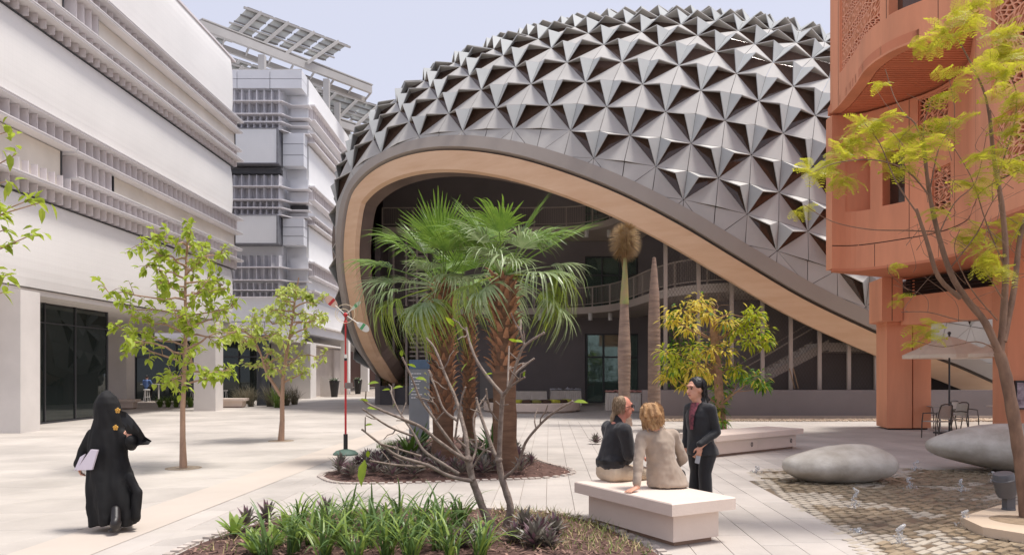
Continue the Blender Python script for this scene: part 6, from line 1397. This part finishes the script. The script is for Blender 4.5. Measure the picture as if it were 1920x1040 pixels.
# ---- seated woman
pc = thing('person', (1.72, 8.3, .46), 'seated woman with wavy blond hair in a beige jacket leaning on one hand', 'person', 'people in the square')
FW = Vector((.34, .94, 0)).normalized(); hipc = SM_(1.70, 8.28, .56); shc = SM_(1.60, 8.24, 1.045)
hp, PW_, _ = head((1.552, 8.24, 1.265), (.55, .83, .05), 1.04, (-.15, 0, 1))
lS, rS = SM_(1.425, 8.17, 1.035), SM_(1.785, 8.30, 1.04); lE, lW = SM_(1.365, 8.06, .755), SM_(1.325, 7.96, .505); rE, rW = SM_(1.92, 8.38, .77), SM_(1.86, 8.62, .62)
kn = [hipc+FW*.45+Vector((FW.y, -FW.x, 0))*s*.10-UP*.02 for s in (1, -1)]; an = [Vector((k.x+.05, k.y+.03, .09)) for k in kn]; RW = Vector((FW.y, -FW.x, 0))
sk = hp+[('c', shc+UP*.03, .085, hipc+UP*.1, .11), ('c', lS, .05, rS, .05), ('c', hipc+RW*.07, .095, hipc-RW*.07, .095), ('c', shc+UP*.05, .06, SM_(1.56, 8.23, 1.12), .05), ('c', lS, .05, lE, .04), ('c', lE, .04, lW, .027), ('c', rS, .05, rE, .04), ('c', rE, .04, rW, .027)]+hand(lW+Vector((0, 0, -.0)), (-.75, -.6, -.18), UP, .95, .15, 1)+hand(rW, (.6, .5, -.2), UP, .95, .6, 1)
for k, a, s in zip(kn, an, (1, -1)): sk += [('c', hipc+RW*s*.08, .075, k, .056), ('c', k, .054, a, .038), ('c', a, .036, a+FW*.12-UP*.05, .03)]
blob('body', sk, .0075, SKIN, pc, 3); face_parts(PW_, pc)
BEI = mat('beige_linen', (164, 147, 131), .85, .07, 8, sheen=.2); JB = mat('dark_skirt', (26, 24, 26), .8, .1, 4)
jk = [('c', lS+Vector((.035, 0, -.01)), .08, rS-Vector((.035, 0, .01)), .08), 
      ('c', lS, .066, lE, .056), ('c', lE, .056, lW+Vector((.008, .02, .045)), .045), ('c', rS, .066, rE, .058), ('c', rE, .058, rW, .046), ('c', shc+UP*.05, .08, SM_(1.575, 8.235, 1.13), .062)]
blob('jacket', jk, .010, BEI, pc, 3, .012, 9, (1, 1, .9), 1, lambda mb: loft(mb, [(SM_(1.735, 8.27, .475), .235, .165), (SM_(1.73, 8.27, .50), .24, .17), (SM_(1.71, 8.27, .58), .225, .16), (SM_(1.68, 8.26, .68), .185, .145), (SM_(1.65, 8.25, .78), .168, .135), (SM_(1.625, 8.25, .88), .178, .14), (SM_(1.61, 8.24, .98), .195, .13), (SM_(1.605, 8.24, 1.06), .17, .10), (SM_(1.59, 8.235, 1.11), .08, .07)], Vector((.97, .24, 0)), Vector((-.24, .97, 0)), 30, .03))
sk_ = [('c', hipc+RW*.08+FW*.04-UP*.02, .085, hipc-RW*.08+FW*.04-UP*.02, .085)]
for k, a, s in zip(kn, an, (1, -1)): sk_ += [('c', hipc+RW*s*.08+FW*.06-UP*.01, .085, k, .075), ('c', k, .072, a+UP*.1, .055)]
blob('trousers', sk_, .011, JB, pc, 4, .006)
BLO = mat('blond_hair', (196, 156, 108), .6, .3, 16, .5, 50, rgb2=(146, 106, 70)); rg = random.Random(4)
hr = [('e', PW_(0, -.025, .045), (.10, .108, .095)), ('e', PW_(0, -.06, -.04), (.105, .07, .09))]
for k in range(46):
    a = rg.uniform(0, 6.28); zz = rg.uniform(-.12, .06); rr = .096+.02*math.sin(zz*20); x, y = math.cos(a)*rr, math.sin(a)*rr*1.1-.03
    if y > .03: continue
    hr.append(('c', PW_(x*.8, y*.9, zz+.05), .026, PW_(x*1.12, y*1.1, zz-.03), .019))
blob('hair', hr, .008, BLO, pc, 3, .006, 22, (1, 1, .5), 3); strands('hair_locks', PW_, BLO, pc, 300, 5, -.02, .14, 0, .112, .118, .05, .010, .17, .0042)
for a in an: blob('shoe', [('e', a+FW*.06-UP*.05, (.10, .05, .035)), ('c', a-UP*.02, .045, a-UP*.05, .04)], .01, SHOE, pc, 2)

# ---- standing woman
YD = 9.3; D_ = lambda x, y, dy=0: at(x, y, YD+dy)
pd_ = thing('person', (2.36, YD, 0), 'standing woman in a black trouser suit with dark tied hair', 'person', 'people in the square')
FD = Vector((-.80, -.60, 0)).normalized(); RD = Vector((FD.y, -FD.x, 0))          # RD = her right (away from the camera)
hd = D_(1303, 730); hp, PD, _ = head(hd, (-.86, -.50, -.06), 1.14)
shc = D_(1312, 765); hipc = D_(1316, 850); nS, fS = shc-RD*.175+UP*.0, shc+RD*.175
nE = nS+Vector((.07, .0, -.28)); nW = D_(1313, 838, -.22); fE = fS+Vector((-.02, .02, -.28)); fW = fE+FD*.05+Vector((.02, 0, -.22))
ft_ = [Vector((2.40, YD-.07, .09)), Vector((2.30, YD+.10, .09))]; kn = [Vector((2.385, YD-.08, .50)), Vector((2.32, YD+.09, .50))]; hj = [hipc-RD*.09-UP*.02, hipc+RD*.09-UP*.02]
sk = hp+[('c', shc, .08, hipc, .11), ('c', nS, .05, fS, .05), ('c', shc+UP*.06, .055, hd-UP*.11, .05), ('c', nS, .048, nE, .038), ('c', nE, .038, nW, .026), ('c', fS, .048, fE, .038), ('c', fE, .038, fW, .026)]+hand(nW, (-.25, -.15, -1), (.3, -1, 0), .95, .9, 1)+hand(fW, (0, 0, -1), (1, .5, 0), .95, .6, 1)
for h_, k, a in zip(hj, kn, ft_): sk += [('c', h_, .085, k, .055), ('c', k, .053, a, .036), ('c', a, .034, a+FD*.12-UP*.05, .03)]
blob('body', sk, .0075, SKIN, pd_, 3); face_parts(PD, pd_, (160, 70, 72))
SUIT = mat('black_suit', (26, 26, 30), .7, .15, 5, sheen=.2)
def opened(mb): pass
jk = [('c', nS+RD*.03-UP*.005, .076, fS-RD*.03-UP*.005, .076), ('c', shc+UP*.03-FD*.03, .085, shc+UP*.085-FD*.03, .066), ('c', shc+UP*.06-RD*.05-FD*.02, .03, shc-UP*.1-RD*.05+FD*.10, .03), ('c', shc+UP*.06+RD*.05-FD*.02, .03, shc-UP*.1+RD*.05+FD*.10, .03), ('c', nS, .062, nE, .054), ('c', nE, .054, nW+UP*.035, .045), ('c', fS, .062, fE, .052), ('c', fE, .052, fW+UP*.03, .043)]
blob('jacket', jk, .010, SUIT, pd_, 3, .008, 9, (1, 1, .7), 8, lambda mb: loft(mb, [(D_(1318, 851), .205, .19), (D_(1317, 843), .20, .185), (D_(1314, 828), .17, .155), (D_(1312, 812), .155, .135), (D_(1312, 795), .17, .145), (D_(1312, 780), .185, .14), (D_(1312, 768), .18, .11), (D_(1312, 758), .09, .08)], RD, FD, 30, .02))
mb = MB(); top = shc+UP*.075+FD*.055; bl = []
for k in range(7):
    t = k/6; z = .075-.33*t; w = .050*(1-.75*t)+.012; dpt = .085+.072*min(1, t*2.2); bl.append([shc+UP*z+FD*dpt+RD*(w*s)+FD*(.012*(1-s*s)) for s in (-1, -.5, 0, .5, 1)])
for i in range(6):
    for j in range(4): mb.poly([bl[i][j], bl[i][j+1], bl[i+1][j+1], bl[i+1][j]])
mb.build('patterned_blouse', mat('floral_cloth', (150, 74, 84), .7, .35, 26, rgb2=(52, 30, 40)), pd_, smooth=80)
trs = [('c', hj[0]+UP*.02, .105, hj[1]+UP*.02, .105)]
for h_, k, a in zip(hj, kn, ft_): trs += [('c', h_, .105, k, .082), ('c', k, .082, a+UP*.0, .085)]
blob('trousers', trs, .011, SUIT, pd_, 4, .007, 8, (1, 1, .5), 4)
BH = mat('black_hair', (24, 18, 18), .4, .3, 20, .4, 60)
hr = [('e', PD(0, -.03, .056), (.104, .112, .10)), ('e', PD(0, -.085, -.0), (.085, .07, .085))]; rg = random.Random(8)
hr += [('c', PD(0, -.09, .0), .06, PD(0, -.125, -.12), .05), ('c', PD(0, -.125, -.12), .05, PD(-.01, -.14, -.24), .03)]
for k in range(22): hr.append(('c', PD(rg.uniform(-.04, .04), -.10, -.03), .028, PD(rg.uniform(-.07, .05), -.135+rg.uniform(-.03, .03), -.17+rg.uniform(-.05, .05)), .016))
blob('hair', hr, .008, BH, pd_, 2, .006, 24, (1, 1, .5), 2); strands('hair_locks', PD, BH, pd_, 160, 6, -.02, .14, 0, .108, .118, .0, .006, .12)
mb = MB(); c = nW+Vector((-.03, -.03, -.10)); mb.bar(c, c+Vector((-.02, -.01, -.09)), .055, .012, (0, 1, 0)); mb.build('phone', mat('phone_silver', (150, 150, 152), .3, .05, 3), None, label='small silver phone in the hand of the standing woman', cat='phone')
for a in ft_: blob('shoe', [('e', a+FD*.05-UP*.045, (.085, .075, .035)), ('c', a-UP*.02, .045, a-UP*.05, .04)], .01, SHOE, pd_, 2)

# ---- person on the far bar stool
q = Vector((tb.x-.05, tb.y-.55, .77)); pe = thing('person', q, 'distant person in a blue shirt seated at the bar table', 'person', 'people in the square')
hp, PE, _ = head(q+Vector((0, .02, .72)), (0, 1, 0)); blob('body', hp+[('c', q+UP*.5, .09, q+UP*.12, .12)]+[('c', q+Vector((s*.2, 0, .5)), .05, q+Vector((s*.24, .15, .25)), .04) for s in (-1, 1)]+[('c', q+Vector((s*.24, .15, .25)), .04, q+Vector((s*.15, .38, .34)), .03) for s in (-1, 1)]+[('c', q+Vector((s*.1, 0, .08)), .08, q+Vector((s*.12, .38, .05)), .06) for s in (-1, 1)]+[('c', q+Vector((s*.12, .38, .05)), .055, q+Vector((s*.1, .3, -.4)), .04) for s in (-1, 1)], .015, SKIN, pe, 2)
blob('shirt', [('c', q+UP*.48, .13, q+UP*.1, .15)]+[('c', q+Vector((s*.17, 0, .5)), .085, q+Vector((s*.24, .12, .28)), .07) for s in (-1, 1)], .018, mat('blue_shirt', (92, 118, 168), .8, .08, 5), pe, 3)
blob('trousers', [('c', q+Vector((-.08, 0, .09)), .12, q+Vector((.08, 0, .09)), .12)]+[('c', q+Vector((s*.1, 0, .08)), .1, q+Vector((s*.12, .38, .05)), .075) for s in (-1, 1)]+[('c', q+Vector((s*.12, .38, .05)), .07, q+Vector((s*.1, .3, -.38)), .055) for s in (-1, 1)], .018, BLK, pe, 3)
blob('hair', [('e', PE(0, -.02, .045), (.086, .1, .09))], .015, BH, pe, 2)
